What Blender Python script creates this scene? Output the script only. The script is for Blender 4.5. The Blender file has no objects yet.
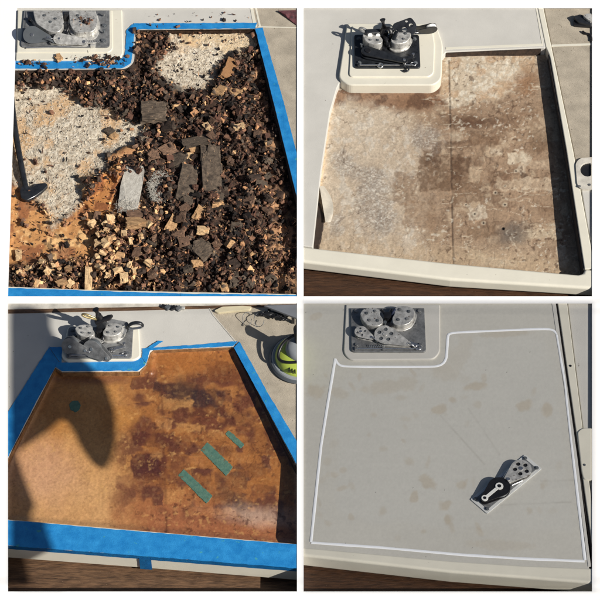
import bpy, bmesh, math, random
import numpy as np
from mathutils import Vector, Matrix, Euler

random.seed(7)
RNG = np.random.default_rng(7)
R = math.radians
scene = bpy.context.scene
C = scene.collection

# ------------------------------------------------------------------ camera
ELEV = R(52.0)
DIST = 9.0
HALF = 1.2                                   # half width in metres seen at the centre
cam_d = bpy.data.cameras.new('camera')
cam = bpy.data.objects.new('camera', cam_d)
C.objects.link(cam)
CAM = Vector((0, -DIST * math.cos(ELEV), DIST * math.sin(ELEV)))
cam.location = CAM
cam.rotation_euler = (R(90) - ELEV, 0, 0)
cam_d.sensor_width = 36
cam_d.lens = 36 * DIST / (2 * HALF)
cam_d.clip_start = 0.1
cam_d.clip_end = 500
scene.camera = cam

# ------------------------------------------------------------------ light
SUN_EL, SUN_AZ = R(36.0), R(-32.0)           # azimuth from +x, negative = towards the viewer
SUN_DIR = Vector((math.cos(SUN_EL) * math.cos(SUN_AZ), math.cos(SUN_EL) * math.sin(SUN_AZ), math.sin(SUN_EL)))
w = bpy.data.worlds.new('World')
scene.world = w
w.use_nodes = True
nt = w.node_tree
bg = nt.nodes['Background']
sky = nt.nodes.new('ShaderNodeTexSky')
sky.sky_type = 'NISHITA'
sky.sun_disc = False
sky.sun_elevation = SUN_EL
sky.sun_rotation = math.atan2(SUN_DIR.x, SUN_DIR.y)
sky.air_density = 1.0
sky.dust_density = 2.0
sky.ozone_density = 1.0
nt.links.new(sky.outputs[0], bg.inputs[0])
bg.inputs[1].default_value = 0.042
sl = bpy.data.lights.new('sun', 'SUN')
sl.energy = 5.0
sl.angle = R(0.42)
sl.color = (1.0, 0.95, 0.87)
so = bpy.data.objects.new('sun', sl)
so.rotation_euler = (-SUN_DIR).to_track_quat('-Z', 'Y').to_euler()
so.location = SUN_DIR * 12
C.objects.link(so)
scene.view_settings.view_transform = 'Standard'
scene.view_settings.look = 'None'
scene.view_settings.exposure = 0.15
scene.view_settings.gamma = 1
scene.view_settings.use_curve_mapping = False

# ------------------------------------------------------------------ pixel -> place
FWD = Vector((0, math.cos(ELEV), -math.sin(ELEV)))
UPV = Vector((0, math.sin(ELEV), math.cos(ELEV)))
T = HALF / DIST


def P(x, y, z=0.0):
    """the point at height z seen at (x, y) of the 600 px photograph"""
    d = FWD + Vector((1, 0, 0)) * ((x - 300) / 300 * T) + UPV * ((300 - y) / 300 * T)
    k = (z - CAM.z) / d.z
    return CAM + d * k


def PA(X, Y, Z):
    dx = (X - 300) / 300 * T
    u = (300 - Y) / 300 * T
    dy = FWD.y + UPV.y * u
    dz = FWD.z + UPV.z * u
    k = (Z - CAM.z) / dz
    return CAM.x + dx * k, CAM.y + dy * k, Z


PX = 0.004                                   # metres per pixel across


# ------------------------------------------------------------------ colours and noise
def lin(c):
    return tuple((v / 255 / 12.92) if v / 255 <= 0.04045 else ((v / 255 + 0.055) / 1.055) ** 2.4 for v in c)


def vnoise(x, y, seed=0):
    xi = np.floor(x).astype(np.int64)
    yi = np.floor(y).astype(np.int64)
    xf = x - xi
    yf = y - yi
    xf = xf * xf * (3 - 2 * xf)
    yf = yf * yf * (3 - 2 * yf)

    def h(a, b):
        n = (a * 374761393 + b * 668265263 + seed * 982451653) & 0x7fffffff
        n = ((n ^ (n >> 13)) * 1274126177) & 0x7fffffff
        n = n ^ (n >> 16)
        return (n & 0xffff) / 65535.0
    a = h(xi, yi)
    b = h(xi + 1, yi)
    c = h(xi, yi + 1)
    d = h(xi + 1, yi + 1)
    return (a * (1 - xf) + b * xf) * (1 - yf) + (c * (1 - xf) + d * xf) * yf


def fbm(x, y, s, seed=0, octv=4):
    t = 0
    a = 1
    tot = 0
    for i in range(octv):
        t = t + a * vnoise(x / s * 2 ** i + 17.3 * i, y / s * 2 ** i + 5.1 * i, seed + i)
        tot += a
        a *= 0.5
    return t / tot


def sdist(X, Y, poly):
    """signed distance to a polygon, positive inside"""
    d = np.full(X.shape, 1e9)
    ins = np.zeros(X.shape, bool)
    n = len(poly)
    for i in range(n):
        x0, y0 = poly[i]
        x1, y1 = poly[(i + 1) % n]
        ex, ey = x1 - x0, y1 - y0
        L = ex * ex + ey * ey + 1e-9
        t = np.clip(((X - x0) * ex + (Y - y0) * ey) / L, 0, 1)
        d = np.minimum(d, np.hypot(X - x0 - t * ex, Y - y0 - t * ey))
        cond = (y0 > Y) != (y1 > Y)
        ins ^= cond & (X < (x1 - x0) * (Y - y0) / ((y1 - y0) if y1 != y0 else 1e-9) + x0)
    return np.where(ins, d, -d)


def smooth(v, a, b):
    t = np.clip((v - a) / (b - a), 0, 1)
    return t * t * (3 - 2 * t)


def zone(X, Y, poly, soft=3, warp=6, ws=14, seed=3):
    wx = X + (fbm(X, Y, ws, seed) - 0.5) * 2 * warp
    wy = Y + (fbm(X, Y, ws, seed + 40) - 0.5) * 2 * warp
    return smooth(sdist(wx, wy, poly), -soft, soft)


def blob(X, Y, cx, cy, rx, ry, rot=0, soft=0.5, warp=0.35, ws=9, seed=5):
    c, s = math.cos(R(rot)), math.sin(R(rot))
    u = ((X - cx) * c + (Y - cy) * s) / rx
    v = (-(X - cx) * s + (Y - cy) * c) / ry
    r = np.hypot(u, v) + (fbm(X, Y, ws, seed) - 0.5) * 2 * warp
    return 1 - smooth(r, 1 - soft, 1 + soft)


def mix(col, c, m):
    return col * (1 - m[..., None]) + np.array(lin(c)) * m[..., None]


# ------------------------------------------------------------------ materials
MATS = {}


def material(name, col, rough=0.6, metal=0.0, var=0.15, vscale=12.0, bump=0.0, bscale=150.0, col2=None,
             stretch=(1, 1, 1), coat=0.0, attr=False, objrand=0.0, spec=0.5, rvar=0.0, detail=5, speck=None):
    if name in MATS:
        return MATS[name]
    m = bpy.data.materials.new(name)
    m.use_nodes = True
    n = m.node_tree.nodes
    L = m.node_tree.links
    b = n['Principled BSDF']
    tc = n.new('ShaderNodeTexCoord')
    mp = n.new('ShaderNodeMapping')
    mp.inputs['Scale'].default_value = stretch
    L.new(tc.outputs['Object'], mp.inputs[0])
    nz = n.new('ShaderNodeTexNoise')
    nz.inputs['Scale'].default_value = vscale
    nz.inputs['Detail'].default_value = detail
    nz.inputs['Roughness'].default_value = 0.65
    L.new(mp.outputs[0], nz.inputs['Vector'])
    ramp = n.new('ShaderNodeMapRange')
    ramp.inputs['From Min'].default_value = 0.3
    ramp.inputs['From Max'].default_value = 0.7
    L.new(nz.outputs[0], ramp.inputs[0])
    mx = n.new('ShaderNodeMix')
    mx.data_type = 'RGBA'
    L.new(ramp.outputs[0], mx.inputs['Factor'])
    if attr:
        at = n.new('ShaderNodeAttribute')
        at.attribute_name = 'Col'
        for k, sock in ((1 - var, mx.inputs['A']), (1 + var, mx.inputs['B'])):
            mu = n.new('ShaderNodeVectorMath')
            mu.operation = 'SCALE'
            mu.inputs['Scale'].default_value = k
            L.new(at.outputs['Color'], mu.inputs[0])
            L.new(mu.outputs[0], sock)
    else:
        c = np.array(col)
        c2 = np.array(col2) if col2 is not None else c * (1 + var)
        c1 = c if col2 is not None else c * (1 - var)
        mx.inputs['A'].default_value = (*np.clip(c1, 0, 1), 1)
        mx.inputs['B'].default_value = (*np.clip(c2, 0, 1), 1)
    out = mx.outputs['Result']
    if objrand > 0:
        oi = n.new('ShaderNodeObjectInfo')
        mr = n.new('ShaderNodeMapRange')
        mr.inputs['To Min'].default_value = 1 - objrand
        mr.inputs['To Max'].default_value = 1 + objrand
        L.new(oi.outputs['Random'], mr.inputs[0])
        mu = n.new('ShaderNodeVectorMath')
        mu.operation = 'SCALE'
        L.new(out, mu.inputs[0])
        L.new(mr.outputs[0], mu.inputs['Scale'])
        out = mu.outputs[0]
    if speck:
        sc, thr, scol = speck
        n3 = n.new('ShaderNodeTexNoise')
        n3.inputs['Scale'].default_value = sc
        n3.inputs['Detail'].default_value = 2
        L.new(tc.outputs['Object'], n3.inputs['Vector'])
        r3 = n.new('ShaderNodeMapRange')
        r3.inputs['From Min'].default_value = thr
        r3.inputs['From Max'].default_value = thr + 0.05
        L.new(n3.outputs[0], r3.inputs[0])
        m3 = n.new('ShaderNodeMix')
        m3.data_type = 'RGBA'
        L.new(r3.outputs[0], m3.inputs['Factor'])
        L.new(out, m3.inputs['A'])
        m3.inputs['B'].default_value = (*scol, 1)
        out = m3.outputs['Result']
    L.new(out, b.inputs['Base Color'])
    b.inputs['Metallic'].default_value = metal
    b.inputs['Roughness'].default_value = rough
    b.inputs['Specular IOR Level'].default_value = spec
    if rvar > 0:
        mr = n.new('ShaderNodeMapRange')
        mr.inputs['From Min'].default_value = 0.3
        mr.inputs['From Max'].default_value = 0.7
        mr.inputs['To Min'].default_value = max(0, rough - rvar)
        mr.inputs['To Max'].default_value = min(1, rough + rvar)
        L.new(nz.outputs[0], mr.inputs[0])
        L.new(mr.outputs[0], b.inputs['Roughness'])
    if coat:
        b.inputs['Coat Weight'].default_value = coat
        b.inputs['Coat Roughness'].default_value = 0.12
    if bump:
        n2 = n.new('ShaderNodeTexNoise')
        n2.inputs['Scale'].default_value = bscale
        n2.inputs['Detail'].default_value = 4
        L.new(mp.outputs[0], n2.inputs['Vector'])
        bp = n.new('ShaderNodeBump')
        bp.inputs['Strength'].default_value = bump
        bp.inputs['Distance'].default_value = 0.002
        L.new(n2.outputs[0], bp.inputs['Height'])
        L.new(bp.outputs[0], b.inputs['Normal'])
    MATS[name] = m
    return m


deck_m = material('deck_gelcoat', (0.56, 0.545, 0.505), 0.55, var=0.07, vscale=5, bump=0.35, bscale=420, speck=(60, 0.745, (0.22, 0.2, 0.17)))
cream_m = material('cream_gelcoat', (0.70, 0.67, 0.57), 0.35, var=0.05, vscale=7, bump=0.1, bscale=60, speck=(75, 0.74, (0.35, 0.31, 0.25)))
side_m = material('side_deck_nonskid', (0.40, 0.35, 0.275), 0.8, var=0.2, vscale=14, bump=0.8, bscale=330, speck=(120, 0.68, (0.17, 0.14, 0.1)))
grime_m = material('grimy_white', (0.55, 0.52, 0.46), 0.6, var=0.25, vscale=22, bump=0.2)
frame_m = material('white_paint', (0.93, 0.93, 0.93), 0.7, var=0.01, vscale=3)
ground_m = material('concrete', (0.42, 0.41, 0.39), 0.9, var=0.15, vscale=2, bump=0.3)
wood_m = material('dark_teak', (0.018, 0.008, 0.004), 0.5, col2=(0.085, 0.038, 0.017), vscale=20, stretch=(0.9, 7, 7), bump=0.9, bscale=40, speck=(160, 0.70, (0.12, 0.07, 0.04)))
wood2_m = material('brown_teak', (0.03, 0.015, 0.008), 0.6, col2=(0.19, 0.105, 0.055), vscale=20, stretch=(0.9, 7, 7), bump=0.9, bscale=40, speck=(160, 0.70, (0.22, 0.14, 0.085)))
tape_m = material('blue_tape', (0.012, 0.17, 0.46), 0.5, col2=(0.022, 0.27, 0.62), vscale=24, bump=0.45, bscale=240, speck=(42, 0.685, (0.05, 0.30, 0.38)), rvar=0.15)
wall_m = material('pan_wall', (0.035, 0.03, 0.028), 0.85, var=0.4, vscale=40, bump=0.5)
black_m = material('black_plastic', (0.012, 0.012, 0.014), 0.38, var=0.3, vscale=60)
blackmetal_m = material('black_anodised', (0.018, 0.02, 0.024), 0.33, metal=0.0, var=0.4, vscale=40, rvar=0.12)
grey_m = material('weathered_aluminium', (0.20, 0.205, 0.21), 0.5, metal=0.35, var=0.35, vscale=45, rvar=0.15, bump=0.2, bscale=200)
alu_m = material('bright_aluminium', (0.56, 0.55, 0.52), 0.42, metal=0.45, var=0.38, vscale=48, rvar=0.12, bump=0.15, bscale=220, speck=(110, 0.66, (0.16, 0.12, 0.09)))
steel_m = material('stainless_steel', (0.62, 0.62, 0.62), 0.22, metal=0.9, var=0.2, vscale=50)
white_m = material('white_nylon', (0.78, 0.78, 0.75), 0.4, var=0.06)
brass_m = material('dull_brass', (0.45, 0.36, 0.18), 0.35, metal=0.6, var=0.2)
caulk_m = material('white_sealant', (0.88, 0.9, 0.93), 0.4, var=0.03, vscale=40, bump=0.15, bscale=60)
floor_m = material('pan_floor', (1, 1, 1), 0.85, attr=True, var=0.18, vscale=150, bump=0.6, bscale=420, detail=6)
resin_m = material('resin_floor', (1, 1, 1), 0.34, attr=True, var=0.12, vscale=130, bump=0.22, bscale=200, detail=6, rvar=0.12, coat=0.45)
deckattr_m = material('stained_gelcoat', (1, 1, 1), 0.5, attr=True, var=0.025, vscale=60, bump=0.15, bscale=420)
chipattr_m = material('wood_crumbs', (1, 1, 1), 0.9, attr=True, var=0.35, vscale=160, bump=0.6, bscale=300)
green_m = material('lime_plastic', (0.42, 0.52, 0.08), 0.35, var=0.06)
darkgrey_m = material('dark_grey_plastic', (0.09, 0.10, 0.11), 0.4, var=0.15)
midgrey_m = material('grey_plastic', (0.28, 0.30, 0.32), 0.4, var=0.1)
cutout_m = material('dark_cutout', (0.06, 0.065, 0.07), 0.9, var=0.2, vscale=6)  # for the added unseen cutout that casts the person's shadow
teal_m = material('teal_resin_patch', (0.045, 0.14, 0.115), 0.5, col2=(0.12, 0.24, 0.18), vscale=60, bump=0.5, bscale=160, speck=(45, 0.66, (0.13, 0.12, 0.07)))
teal_m.node_tree.nodes['Principled BSDF'].inputs['Alpha'].default_value = 0.8
glassfibre_m = material('glass_fibre', (0.40, 0.37, 0.32), 0.7, var=0.3, vscale=80, bump=0.7, bscale=260, col2=(0.66, 0.63, 0.56))
rotten = [material('rotten_core_dark', (0.010, 0.007, 0.006), 0.9, col2=(0.07, 0.042, 0.028), vscale=2.6, stretch=(1, 3.5, 1.5), bump=1.0, bscale=9, objrand=0.45),
          material('rotten_core_brown', (0.035, 0.019, 0.012), 0.9, col2=(0.24, 0.14, 0.088), vscale=2.6, stretch=(1, 3.5, 1.5), bump=1.0, bscale=9, objrand=0.4),
          material('core_greybrown', (0.022, 0.016, 0.012), 0.9, col2=(0.165, 0.122, 0.086), vscale=3.0, stretch=(1, 3.5, 1.5), bump=1.0, bscale=12, objrand=0.3, speck=(7, 0.66, (0.30, 0.2, 0.12))),
          material('core_tan', (0.18, 0.09, 0.04), 0.9, col2=(0.74, 0.46, 0.23), vscale=2.4, stretch=(1, 3.5, 1.5), bump=1.0, bscale=9, objrand=0.25),
          material('core_pale', (0.42, 0.25, 0.12), 0.9, col2=(0.86, 0.62, 0.35), vscale=2.4, stretch=(1, 3.5, 1.5), bump=1.0, bscale=9, objrand=0.15),
          material('peeled_orange', (0.22, 0.09, 0.035), 0.8, col2=(0.52, 0.29, 0.13), vscale=45, bump=0.9)]
wall_dark_m = material('torn_wall_dark', (0.014, 0.009, 0.007), 0.9, col2=(0.06, 0.036, 0.024), vscale=60, bump=0.8)
wall_brown_m = material('torn_wall_brown', (0.04, 0.022, 0.014), 0.9, col2=(0.18, 0.10, 0.06), vscale=60, bump=0.8)
wall_amber_m = material('resin_wall', (0.12, 0.05, 0.02), 0.5, col2=(0.36, 0.19, 0.08), vscale=45, bump=0.6)

# half-clear sheet, added out of view to dim the sun on the finished section
dimmer_m = bpy.data.materials.new('sun_dimmer')
dimmer_m.use_nodes = True
_n = dimmer_m.node_tree.nodes
_l = dimmer_m.node_tree.links
_t = _n.new('ShaderNodeBsdfTransparent')
_x = _n.new('ShaderNodeMixShader')
_x.inputs[0].default_value = 0.42
_b = _n['Principled BSDF']
_b.inputs['Base Color'].default_value = (0.6, 0.62, 0.6, 1)
_b.inputs['Roughness'].default_value = 0.9
_l.new(_t.outputs[0], _x.inputs[1])
_l.new(_b.outputs[0], _x.inputs[2])
_l.new(_x.outputs[0], _n['Material Output'].inputs[0])


# ------------------------------------------------------------------ objects
def tag(o, label=None, cat=None, group=None, kind=None):
    if label:
        o['label'] = label
    if cat:
        o['category'] = cat
    if group:
        o['group'] = group
    if kind:
        o['kind'] = kind
    return o


def empty(name, loc, rot=(0, 0, 0), scale=(1, 1, 1), parent=None):
    o = bpy.data.objects.new(name, None)
    o.empty_display_size = 0.05
    C.objects.link(o)
    o.location = loc
    o.rotation_euler = rot
    o.scale = scale
    if parent:
        o.parent = parent
    return o


class MB:
    def __init__(s):
        s.bm = bmesh.new()

    def ring_prism(s, pts, z0, z1):
        """upright prism over world points (x, y)"""
        bm = s.bm
        t = [bm.verts.new((p[0], p[1], z1)) for p in pts]
        b = [bm.verts.new((p[0], p[1], z0)) for p in pts]
        n = len(pts)
        bm.faces.new(t)
        bm.faces.new(b[::-1])
        for i in range(n):
            j = (i + 1) % n
            bm.faces.new((t[i], b[i], b[j], t[j]))
        return s

    def holed(s, outer, holes, z0, z1, floor=True, innerz=None):
        """plate with real holes"""
        bm = s.bm
        start = len(bm.verts)
        loops = []
        edges = []
        for lp in [outer] + list(holes):
            vs = [bm.verts.new((p[0], p[1], z1)) for p in lp]
            loops.append(vs)
            for i in range(len(vs)):
                edges.append(bm.edges.new((vs[i], vs[(i + 1) % len(vs)])))
        r = bmesh.ops.triangle_fill(bm, edges=edges, use_beauty=True, use_dissolve=False, normal=(0, 0, 1))
        topf = [f for f in r['geom'] if isinstance(f, bmesh.types.BMFace)]
        for f in topf:
            if f.normal.z < 0:
                f.normal_flip()
        lows = []
        for k, vs in enumerate(loops):
            zb = z0 if (k == 0 or innerz is None) else innerz
            lo = [bm.verts.new((v.co.x, v.co.y, zb)) for v in vs]
            lows.append(lo)
            n = len(vs)
            for i in range(n):
                j = (i + 1) % n
                bm.faces.new((vs[i], lo[i], lo[j], vs[j]))
        if floor:
            mp = {}
            for vs, lo in zip(loops, lows):
                for a, b in zip(vs, lo):
                    mp[a] = b
            for f in topf:
                bm.faces.new([mp[v] for v in reversed(f.verts)])
        return s

    def box(s, c, size, rot=(0, 0, 0)):
        m = Matrix.Translation(c) @ Euler(rot).to_matrix().to_4x4() @ Matrix.Diagonal((*size, 1))
        bmesh.ops.create_cube(s.bm, size=1, matrix=m)
        return s

    def cyl(s, c, r, h, seg=24, r2=None, rot=(0, 0, 0)):
        m = Matrix.Translation(c) @ Euler(rot).to_matrix().to_4x4() @ Matrix.Translation((0, 0, h / 2))
        bmesh.ops.create_cone(s.bm, cap_ends=True, segments=seg, radius1=r, radius2=r if r2 is None else r2, depth=h, matrix=m)
        return s

    def lathe(s, prof, c=(0, 0, 0), seg=48, rot=(0, 0, 0)):
        m = Matrix.Translation(c) @ Euler(rot).to_matrix().to_4x4()
        bm = s.bm
        rings = []
        for r, z in prof:
            rings.append([bm.verts.new(m @ Vector((r * math.cos(2 * math.pi * i / seg), r * math.sin(2 * math.pi * i / seg), z))) for i in range(seg)])
        for a, b in zip(rings, rings[1:]):
            for i in range(seg):
                j = (i + 1) % seg
                bm.faces.new((a[i], a[j], b[j], b[i]))
        bm.faces.new(rings[0][::-1])
        bm.faces.new(rings[-1])
        return s

    def tube(s, pts, r, seg=10, closed=False, flat=1.0):
        bm = s.bm
        pts = [Vector(p) for p in pts]
        n = len(pts)
        rings = []
        up = Vector((0, 0, 1))
        for i, p in enumerate(pts):
            a = pts[(i - 1) % n] if (closed or i > 0) else p
            b = pts[(i + 1) % n] if (closed or i < n - 1) else p
            d = (b - a).normalized()
            ref = up if abs(d.z) < 0.95 else Vector((0, 1, 0))
            x = d.cross(ref).normalized()
            y = x.cross(d).normalized()
            rr = r[i] if isinstance(r, (list, tuple)) else r
            rings.append([bm.verts.new(p + x * math.cos(2 * math.pi * k / seg) * rr + y * math.sin(2 * math.pi * k / seg) * rr * flat) for k in range(seg)])
        m = n if closed else n - 1
        for i in range(m):
            a, b = rings[i], rings[(i + 1) % n]
            for k in range(seg):
                j = (k + 1) % seg
                bm.faces.new((a[k], a[j], b[j], b[k]))
        if not closed:
            bm.faces.new(rings[0][::-1])
            bm.faces.new(rings[-1])
        return s

    def grid(s, fn, nu, nv, thick=None):
        """fn(u, v) -> point; optional solid thickness downwards"""
        bm = s.bm
        top = [[bm.verts.new(fn(i / nu, j / nv)) for j in range(nv + 1)] for i in range(nu + 1)]
        for i in range(nu):
            for j in range(nv):
                bm.faces.new((top[i][j], top[i + 1][j], top[i + 1][j + 1], top[i][j + 1]))
        if thick:
            bot = [[bm.verts.new(top[i][j].co - Vector((0, 0, thick))) for j in range(nv + 1)] for i in range(nu + 1)]
            for i in range(nu):
                for j in range(nv):
                    bm.faces.new((bot[i][j], bot[i][j + 1], bot[i + 1][j + 1], bot[i + 1][j]))
            for i in range(nu):
                bm.faces.new((top[i][0], bot[i][0], bot[i + 1][0], top[i + 1][0]))
                bm.faces.new((top[i][nv], top[i + 1][nv], bot[i + 1][nv], bot[i][nv]))
            for j in range(nv):
                bm.faces.new((top[0][j], top[0][j + 1], bot[0][j + 1], bot[0][j]))
                bm.faces.new((top[nu][j], bot[nu][j], bot[nu][j + 1], top[nu][j + 1]))
        return s

    def build(s, name, mat, parent=None, base=None, bevel=0.0, seg=2, smooth=None, cut=None, loc=None, rot=(0, 0, 0)):
        bm = s.bm
        bmesh.ops.recalc_face_normals(bm, faces=bm.faces)
        if base is not None:
            bmesh.ops.translate(bm, verts=bm.verts, vec=-Vector(base))
        if cut:
            for co, no in cut:
                r = bmesh.ops.bisect_plane(bm, geom=bm.verts[:] + bm.edges[:] + bm.faces[:], plane_co=co, plane_no=no, clear_outer=True)
                ed = [e for e in r['geom_cut'] if isinstance(e, bmesh.types.BMEdge)]
                if ed:
                    bmesh.ops.holes_fill(bm, edges=ed)
        me = bpy.data.meshes.new(name)
        bm.to_mesh(me)
        bm.free()
        me.materials.append(mat)
        o = bpy.data.objects.new(name, me)
        C.objects.link(o)
        if bevel:
            md = o.modifiers.new('bevel', 'BEVEL')
            md.width = bevel
            md.segments = seg
            md.limit_method = 'ANGLE'
            md.angle_limit = R(40)
        if smooth is not None:
            me.shade_smooth()
            try:
                me.set_sharp_from_angle(angle=R(smooth))
            except Exception:
                pass
        if loc is not None:
            o.location = loc
        o.rotation_euler = rot
        if parent:
            o.parent = parent
        return o


def rounded(poly, r, n=5):
    """round the corners of a pixel polygon; r may be per-corner"""
    out = []
    m = len(poly)
    for i in range(m):
        p = Vector(poly[i][:2])
        rr = poly[i][2] if len(poly[i]) > 2 else r
        if rr <= 0:
            out.append(tuple(p))
            continue
        a = Vector(poly[i - 1][:2])
        b = Vector(poly[(i + 1) % m][:2])
        d0 = (a - p)
        d1 = (b - p)
        k = min(rr, d0.length * 0.45, d1.length * 0.45)
        s0 = p + d0.normalized() * k
        s1 = p + d1.normalized() * k
        for t in range(n + 1):
            t /= n
            q = s0 * (1 - t) ** 2 + p * 2 * t * (1 - t) + s1 * t * t
            out.append((q.x, q.y))
    return out


def pw(poly, z=0.0):
    return [tuple(P(x, y, z)[:2]) for x, y in poly]


def densify(poly, step):
    out = []
    n = len(poly)
    for i in range(n):
        a = Vector(poly[i])
        b = Vector(poly[(i + 1) % n])
        k = max(1, int((b - a).length / step))
        for t in range(k):
            q = a.lerp(b, t / k)
            out.append((q.x, q.y))
    return out


def polyline(pts, n):
    pts = [Vector(p) for p in pts]
    L = [0]
    for a, b in zip(pts, pts[1:]):
        L.append(L[-1] + (b - a).length)
    out = []
    for k in range(n + 1):
        s = L[-1] * k / n
        for i in range(len(pts) - 1):
            if s <= L[i + 1] + 1e-9:
                t = (s - L[i]) / max(1e-9, L[i + 1] - L[i])
                out.append(pts[i].lerp(pts[i + 1], t))
                break
    return out


def px_prism(name, poly, z0, z1, mat, parent=None, bevel=0.0, seg=2, cut=None):
    return MB().ring_prism(pw(poly, z1), z0, z1).build(name, mat, parent, bevel=bevel, seg=seg, cut=cut)


def smooth_path(pts, it=2):
    pts = [Vector(p) for p in pts]
    for _ in range(it):
        q = [pts[0]]
        for a, b in zip(pts, pts[1:]):
            q += [a.lerp(b, 0.25), a.lerp(b, 0.75)]
        q.append(pts[-1])
        pts = q
    return pts


def field(name, poly, step, fn, mat, parent=None):
    """a fine relief sheet: fn(X, Y) -> height, colour; poly limits it"""
    xs = [p[0] for p in poly]
    ys = [p[1] for p in poly]
    X, Y = np.meshgrid(np.arange(min(xs), max(xs) + step, step), np.arange(min(ys), max(ys) + step, step))
    Z, col = fn(X, Y)
    wx, wy, wz = PA(X, Y, Z)
    keep = sdist(X, Y, poly) > -2 * step
    ny, nx = X.shape
    idx = np.arange(nx * ny).reshape(ny, nx)
    q = np.stack([idx[1:, :-1], idx[1:, 1:], idx[:-1, 1:], idx[:-1, :-1]], -1)
    kq = keep[1:, :-1] & keep[1:, 1:] & keep[:-1, 1:] & keep[:-1, :-1]
    q = q[kq]
    used = np.unique(q)
    remap = np.full(nx * ny, -1)
    remap[used] = np.arange(len(used))
    q = remap[q]
    co = np.stack([wx.ravel(), wy.ravel(), wz.ravel()], -1)[used]
    return raw_mesh(name, co, q, col.reshape(-1, 3)[used], mat, parent, True)


def raw_mesh(name, co, faces, col, mat, parent=None, smooth_=False):
    me = bpy.data.meshes.new(name)
    nv, nf = len(co), len(faces)
    k = faces.shape[1]
    me.vertices.add(nv)
    me.vertices.foreach_set('co', np.ascontiguousarray(co, np.float32).ravel())
    me.loops.add(nf * k)
    me.loops.foreach_set('vertex_index', np.ascontiguousarray(faces, np.int32).ravel())
    me.polygons.add(nf)
    me.polygons.foreach_set('loop_start', np.arange(0, nf * k, k, dtype=np.int32))
    if col is not None:
        a = me.attributes.new('Col', 'FLOAT_COLOR', 'POINT')
        c4 = np.concatenate([np.clip(col, 0, 1), np.ones((nv, 1))], 1)
        a.data.foreach_set('color', np.ascontiguousarray(c4, np.float32).ravel())
    me.update(calc_edges=True)
    me.polygons.foreach_set('use_smooth', np.full(nf, smooth_, dtype=bool))
    me.validate()
    me.materials.append(mat)
    o = bpy.data.objects.new(name, me)
    C.objects.link(o)
    if parent:
        o.parent = parent
    return o


def tape(edge_a, edge_b, label, n=60, z=0.003, seed=1, group='blue masking tape strips', name='masking_tape', wr=0.0009, nv=6):
    """a wrinkled strip of tape between two pixel polylines"""
    A = polyline(edge_a, n)
    B = polyline(edge_b, n)

    def fn(u, v):
        i = min(n, int(round(u * n)))
        q = A[i].lerp(B[i], v)
        wob = (float(fbm(np.array(q.x), np.array(q.y), 7, seed, 3)) - 0.5) * 2
        e = (float(vnoise(np.array(u * n * 0.7), np.array(v * 50.0), seed + 9)) - 0.5) * (0.7 if v in (0, 1) else 0)
        q = q + (B[i] - A[i]).normalized() * e
        return P(q.x, q.y, z + wob * wr)
    o = MB().grid(fn, n, nv, 0.0012).build(name, tape_m, smooth=50)
    tag(o, label, 'tape', group)
    return o


# ------------------------------------------------------------------ the place: ground and the white frame round the four deck sections
GZ = -0.24
gb = MB()
gb.grid(lambda u, v: Vector((-60 + 120 * u, -60 + 120 * v, GZ)), 8, 8)
ground = tag(gb.build('ground', ground_m), kind='structure')

FZ = 0.0045
frame = empty('display_frame', P(300, 600, GZ))
tag(frame, 'white board frame with four square openings around the deck sections', 'frame')
MF = Matrix.Translation(-frame.location)


def frame_part(name, poly, z0=0.0025, z1=FZ):
    o = px_prism(name, poly, z0, z1, frame_m)
    o.parent = frame
    o.matrix_parent_inverse = MF
    return o


OUT = 26
# hidden upright web added under the divider to shade the toe rail end
frame_part('shading_web', [(300.3, 546), (301.7, 546), (301.7, 591), (300.3, 591)], GZ, 0.0015)
frame_part('top_rail', [(-OUT, -OUT), (600 + OUT, -OUT), (600 + OUT, 8), (-OUT, 8)])
frame_part('bottom_rail', [(-OUT, 591.5), (600 + OUT, 591.5), (600 + OUT, 600 + OUT), (-OUT, 600 + OUT)])
frame_part('side_rail', [(-OUT, 8.05), (17, 8.05), (8, 296), (8, 591.45), (-OUT, 591.45)])
frame_part('side_rail', [(592, 8.05), (600 + OUT, 8.05), (600 + OUT, 591.45), (592, 591.45)])
frame_part('divider', [(297, 8.05), (303.6, 8.05), (303.6, 591.45), (297, 591.45)])
frame_part('cross_bar', [(8.05, 296.2), (296.95, 296.2), (296.95, 303.3), (8.05, 303.3)])
frame_part('cross_bar', [(303.65, 296.2), (591.95, 296.2), (591.95, 303.3), (303.65, 303.3)])
# outer skirt down to the ground
o1, o2, o3, o4 = [P(x, y, 0) for x, y in ((-OUT, -OUT), (600 + OUT, -OUT), (600 + OUT, 600 + OUT), (-OUT, 600 + OUT))]
for a, b in ((o1, o2), (o2, o3), (o3, o4), (o4, o1)):
    d = (b - a).normalized()
    nrm = Vector((-d.y, d.x, 0)) * 0.012
    e = d * 0.02
    o = MB().ring_prism([tuple((a + e)[:2]), tuple((b - e)[:2]), tuple((b - e - nrm)[:2]), tuple((a + e - nrm)[:2])], GZ, 0.0022).build('skirt_board', frame_m)
    o.parent = frame
    o.matrix_parent_inverse = MF

# panel edges (pixel) used for cutting what leaves a section
CUTX = {1: (8, 297), 2: (303.6, 592), 3: (8, 297), 4: (303.6, 592)}
CUTY = {1: (8, 296.2), 2: (8, 296.2), 3: (303.3, 591.5), 4: (303.3, 591.5)}


def cuts(panel, ymid, sides='LRTB', base=Vector((0, 0, 0))):
    """upright cutting planes along a section's edges (a little inside the frame)"""
    out = []
    x0, x1 = CUTX[panel]
    y0, y1 = CUTY[panel]
    if 'R' in sides:
        out.append((P(x1 - 0.2, ymid) - base, (1, 0, 0)))
    if 'L' in sides:
        out.append((P(x0 + 0.2, ymid) - base, (-1, 0, 0)))
    if 'T' in sides:
        out.append((P(300, y0 + 0.3) - base, (0, 1, 0)))
    if 'B' in sides:
        out.append((P(300, y1 - 0.3) - base, (0, -1, 0)))
    return out


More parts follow.
